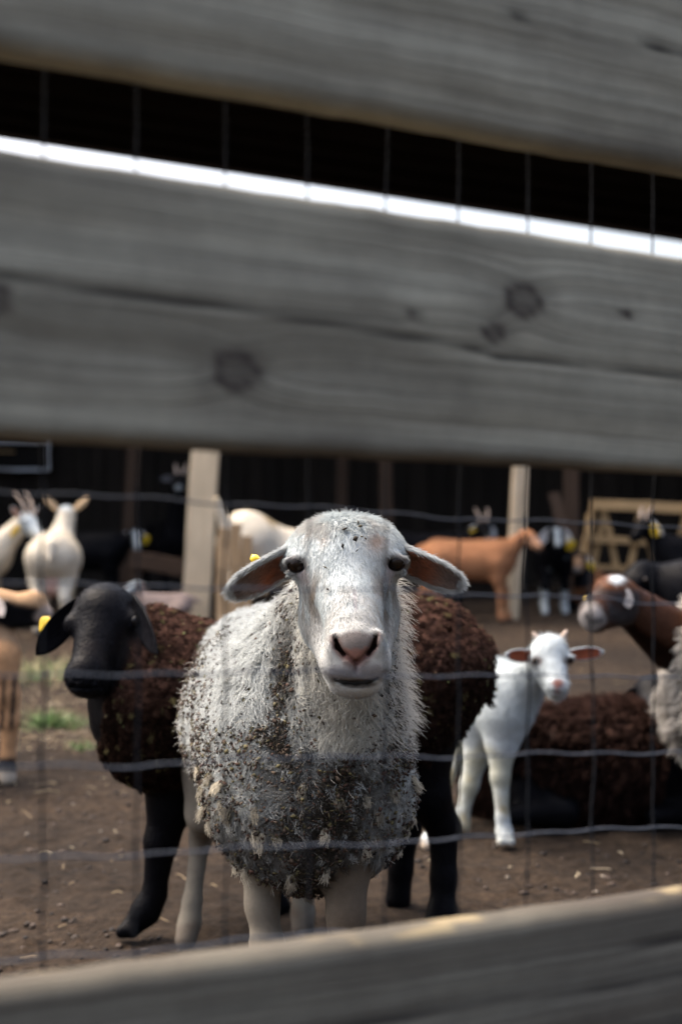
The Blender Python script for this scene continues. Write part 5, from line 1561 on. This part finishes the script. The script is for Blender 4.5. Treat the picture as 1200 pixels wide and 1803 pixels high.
    lc = lerp(lc, np.tile(A(0.10, 0.075, 0.055), (len(TV), 1)), 0.8 * sstep(0.42, 0.62, fbm(TV, 24, 77)) * sstep(0.30, 0.05, TV[:, 2]))
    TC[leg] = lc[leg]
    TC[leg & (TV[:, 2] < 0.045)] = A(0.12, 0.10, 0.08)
    TC = blur_attr(TF, TC, 1)
    AV, AF, AC = join([(V, F, C)] + ears2 + [(TV, TF, TC)])
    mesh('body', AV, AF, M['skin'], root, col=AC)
    for i, e in enumerate(EYES):
        ev = mesh('eye', *sphere_vf(e, (0.0142, 0.0145, 0.0132), 24, 16), M['eye'], root)
        # amber lower iris rim
        g = np.linspace(math.pi * 1.15, math.pi * 1.85, 12)
        mesh('iris', *tube_vf([e + A(0.0074 * math.cos(a), -0.0112, 0.0066 * math.sin(a)) for a in g], 0.0010, 6), M['amber'], ev)
    # yellow button tag on the ear at the left
    disc_tag('ear_tag', H(456, 988, 0.042), (0.60, 0.25, 0.76), 0.0145, 0.0024, M['tag'], root, 0.004)
    tv, tf = sphere_vf(H(449, 984, 0.036), (0.0075, 0.0075, 0.0065), 14, 8)
    mesh('tag_button', tv, tf, M['tag'], root)

    r = np.random.default_rng(50)
    # ---- short hair of the face
    S, vi, _ = sample(V, F, 60000, lambda c: (c[:, 1] < D0 + 0.10) * np.where(c[:, 1] < D0 + 0.06, 1.0, 0.6), r)
    px, py = PX(S); n = N[vi]
    bare = np.maximum.reduce([sstep(1.15, 0.9, np.hypot((px - 626) / 42, (py - 1142) / 32)) * (S[:, 1] < D0 - 0.08),
                              sstep(15, 11, np.hypot(px - 521, (py - 994) * 1.2)), sstep(15, 11, np.hypot(px - 697, (py - 991) * 1.2)),
                              sstep(1.15, 0.9, np.hypot((px - 630) / 40, (py - 1204) / 13)) * (S[:, 1] < D0 - 0.06)])
    keep = r.random(len(S)) > bare
    S, n, px, py, vi = S[keep], n[keep], px[keep], py[keep], vi[keep]
    up = sstep(975, 930, py)
    side = np.clip((px - 612) / 60, -1.5, 1.5)
    comb = np.stack([side * 0.45 + 0.25 * np.sin(py / 16.0 + px / 30.0), -0.35 - 0.2 * up, -1.0 + 0.3 * up], -1)
    comb = norm(comb - (comb * n).sum(1, keepdims=True) * n + r.normal(size=n.shape) * 0.16)
    L = (0.0045 + 0.0045 * r.random(len(S))) * (1 + 0.9 * sstep(960, 915, py)) * (1 - 0.45 * sstep(1100, 1150, py))
    lift = 0.16 + 0.35 * sstep(950, 912, py)
    X = strands(S - n * 0.0006, norm(n * lift[:, None] + comb), comb, L, 4, r=r)
    fc = face_col(S) * (0.86 + 0.24 * r.random((len(S), 1)))
    hair('face_hair', X, np.array([0.00032, 0.0003, 0.00024, 0.0001]), fc, M['fleece'], root)
    # ---- hair of the ears: outer side and fringe along the rim
    ex, en, ec, el, ed = [], [], [], [], []
    for (v, f, c), (bx, by), (tx, ty) in zip(ears2, ((520, 976), (690, 973)), ((400, 1046), (816, 1030))):
        nn = vnormals(v, f)
        s_, i_, _ = sample(v, f, 5200, None, r)
        dr = norm(H(tx, ty, 0.028) - H(bx, by, 0.055))
        innerm = c[i_, 1] < 0.3
        k = r.random(len(s_)) < np.where(innerm, 0.35, 1.0)
        ex.append(s_[k]); en.append(nn[i_][k]); ec.append(c[i_][k] * np.where(innerm[k], 1.5, 1.0)[:, None]); ed.append(np.tile(dr, (k.sum(), 1)))
    S, n, c, d = map(np.concatenate, (ex, en, ec, ed))
    cm = norm(d + r.normal(size=n.shape) * 0.2)
    X = strands(S, norm(n * 0.45 + cm), cm, 0.006 + 0.006 * r.random(len(S)), 3, r=r)
    hair('ear_hair', X, np.array([0.0003, 0.00026, 0.0001]), c * (0.85 + 0.3 * r.random((len(S), 1))), M['fleece'], root)

    # ---- fleece: locks
    sel = TF[(tt[TF] != 'leg').all(1)]
    per = 18
    dens = lambda c: np.where(c[:, 1] < 2.62, 1.6, 0.7) * np.where(c[:, 0] < 0.03, 1.0, 1.0)
    S, vi, _ = sample(TV, sel, 13500, dens, r)
    d, th, sk = dirt_shade_map(S)
    n = TN[vi]
    px, py = PX(S)
    low = sstep(0.58, 0.36, S[:, 2])
    L = 0.009 + 0.007 * r.random(len(S)) + 0.010 * low * r.random(len(S)) + 0.012 * np.maximum(th, sk)
    comb = np.tile(A(0, -0.15, -1.0), (len(S), 1)) + r.normal(size=n.shape) * (0.55 - 0.3 * np.maximum(th, sk))[:, None] + A(0.5, 0, 0) * sk[:, None]
    X = locks(S, n, comb, L, 0.0125 - 0.004 * low, per, 5, 0.0050, 1.5, 1.05 - 0.4 * low[:, None, None], 0.34, r)
    t = np.clip(0.78 + 0.34 * r.random(len(S)), 0, 1.1)
    base = WOOL[None] * 1.10 * t[:, None]
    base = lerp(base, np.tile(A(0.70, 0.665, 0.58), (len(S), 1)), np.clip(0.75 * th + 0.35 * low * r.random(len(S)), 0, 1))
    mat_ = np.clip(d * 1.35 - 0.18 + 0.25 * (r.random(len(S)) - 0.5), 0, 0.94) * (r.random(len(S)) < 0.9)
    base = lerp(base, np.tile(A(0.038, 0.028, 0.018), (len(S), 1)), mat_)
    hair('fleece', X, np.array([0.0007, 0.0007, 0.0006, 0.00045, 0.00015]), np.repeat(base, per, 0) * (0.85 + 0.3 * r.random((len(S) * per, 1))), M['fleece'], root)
    # ---- short hair of the legs
    lsel = TF[(tt[TF] == 'leg').all(1)]
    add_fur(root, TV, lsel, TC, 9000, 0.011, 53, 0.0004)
    # ---- fly-away hairs, long on the neck at the right
    S, vi, _ = sample(TV, sel, 2600, lambda c: 0.25 + 4.0 * ((c[:, 0] > 0.03) & (c[:, 2] > 0.5) & (c[:, 1] < 2.5)), r)
    n = TN[vi]; px, py = PX(S)
    rt = ((S[:, 0] > 0.03) & (S[:, 2] > 0.55)).astype(float)
    dr = norm(n * 0.75 + A(0.35, 0, -0.35) * rt[:, None] + r.normal(size=n.shape) * 0.3)
    X = strands(S, dr, norm(dr + A(0.0, 0, -0.8)), 0.022 + 0.03 * rt * r.random(len(S)) + 0.010 * r.random(len(S)), 6, 0.004, 0.7, r)
    hair('stray_hair', X, np.array([0.0003, 0.0003, 0.00028, 0.00025, 0.0002, 0.0001]), np.tile(A(0.58, 0.55, 0.49), (len(S), 1)), M['fleece'], root)
    # ---- cream tufts hanging out of the matted chest
    S, vi, _ = sample(TV, sel, 70, lambda c: ((c[:, 2] < 0.48) & (c[:, 1] < 2.5)) * 1.0, r)
    n = TN[vi]
    X = locks(S + n * 0.008, n, np.tile(A(0, -0.2, -1.0), (len(S), 1)), 0.014 + 0.012 * r.random(len(S)), 0.0060, 34, 5, 0.0022, 1.2, 1.3, 0.42, r)
    X = X + r.normal(size=X.shape) * 0.0012
    hair('tufts', X, np.array([0.0007, 0.0007, 0.0006, 0.0005, 0.0002]), np.repeat(np.tile(A(0.50, 0.455, 0.365), (len(S), 1)) * (0.4 + 0.75 * r.random((len(S), 1))), 34, 0), M['fleece'], root)
    # ---- burrs and seed heads caught in the wool
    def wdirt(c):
        dd, th_, sk_ = dirt_shade_map(c, 0.62)
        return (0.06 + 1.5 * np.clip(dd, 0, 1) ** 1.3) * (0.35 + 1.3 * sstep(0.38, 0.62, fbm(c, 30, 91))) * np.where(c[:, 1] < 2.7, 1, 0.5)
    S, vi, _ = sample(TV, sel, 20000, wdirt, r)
    low = sstep(0.58, 0.36, S[:, 2])
    chips('burrs', S + TN[vi] * (0.007 + 0.006 * r.random((len(S), 1)) + 0.006 * low[:, None]), TN[vi], 0.0016, 0.0062,
          np.array([(0.045, 0.032, 0.024), (0.075, 0.054, 0.038), (0.025, 0.02, 0.016), (0.09, 0.078, 0.038), (0.055, 0.03, 0.022)]), root, r)
    # ---- thicker clumps of burrs in the bands beside the throat
    def wband(c):
        px, py = PX(c)
        q = np.exp(-(segd(px, py, [(512, 1075), (506, 1120), (503, 1210), (490, 1290), (520, 1340)]) / 17) ** 2) + 0.7 * np.exp(-(segd(px, py, [(690, 1195), (702, 1225), (692, 1290), (704, 1340)]) / 14) ** 2)
        return q * (c[:, 1] < 2.5) * sstep(0.42, 0.62, fbm(c, 34, 61))
    S, vi, _ = sample(TV, sel, 1000, wband, r)
    chips('burr_clumps', S + TN[vi] * (0.007 + 0.007 * r.random((len(S), 1))), TN[vi], 0.0018, 0.0058, np.array([(0.045, 0.034, 0.026), (0.07, 0.05, 0.037), (0.03, 0.024, 0.02), (0.08, 0.07, 0.04)]), root, r)
    # ---- bits of hay on the forehead
    hp = [(628, 925), (632, 931), (634, 948), (624, 951), (640, 952), (592, 947), (603, 965), (627, 973), (607, 935), (576, 1000), (580, 1040)]
    SS, NN = [], []
    for (x_, y_) in hp:
        j = np.argmin(np.hypot(*(np.array(PX(V)) - np.array([[x_], [y_]]))) + 1000 * (V[:, 1] > D0 + 0.08))
        SS.append(V[j] + N[j] * 0.005); NN.append(N[j])
    chips('hay_bits', np.array(SS), np.array(NN), 0.0035, 0.0075, np.array([(0.05, 0.042, 0.024), (0.07, 0.055, 0.035), (0.035, 0.028, 0.02)]), root, r)
M['amber'] = plain_mat('amber_iris', (0.22, 0.10, 0.025), 0.2, 0.5, 0, 80, 0.3)
hero()
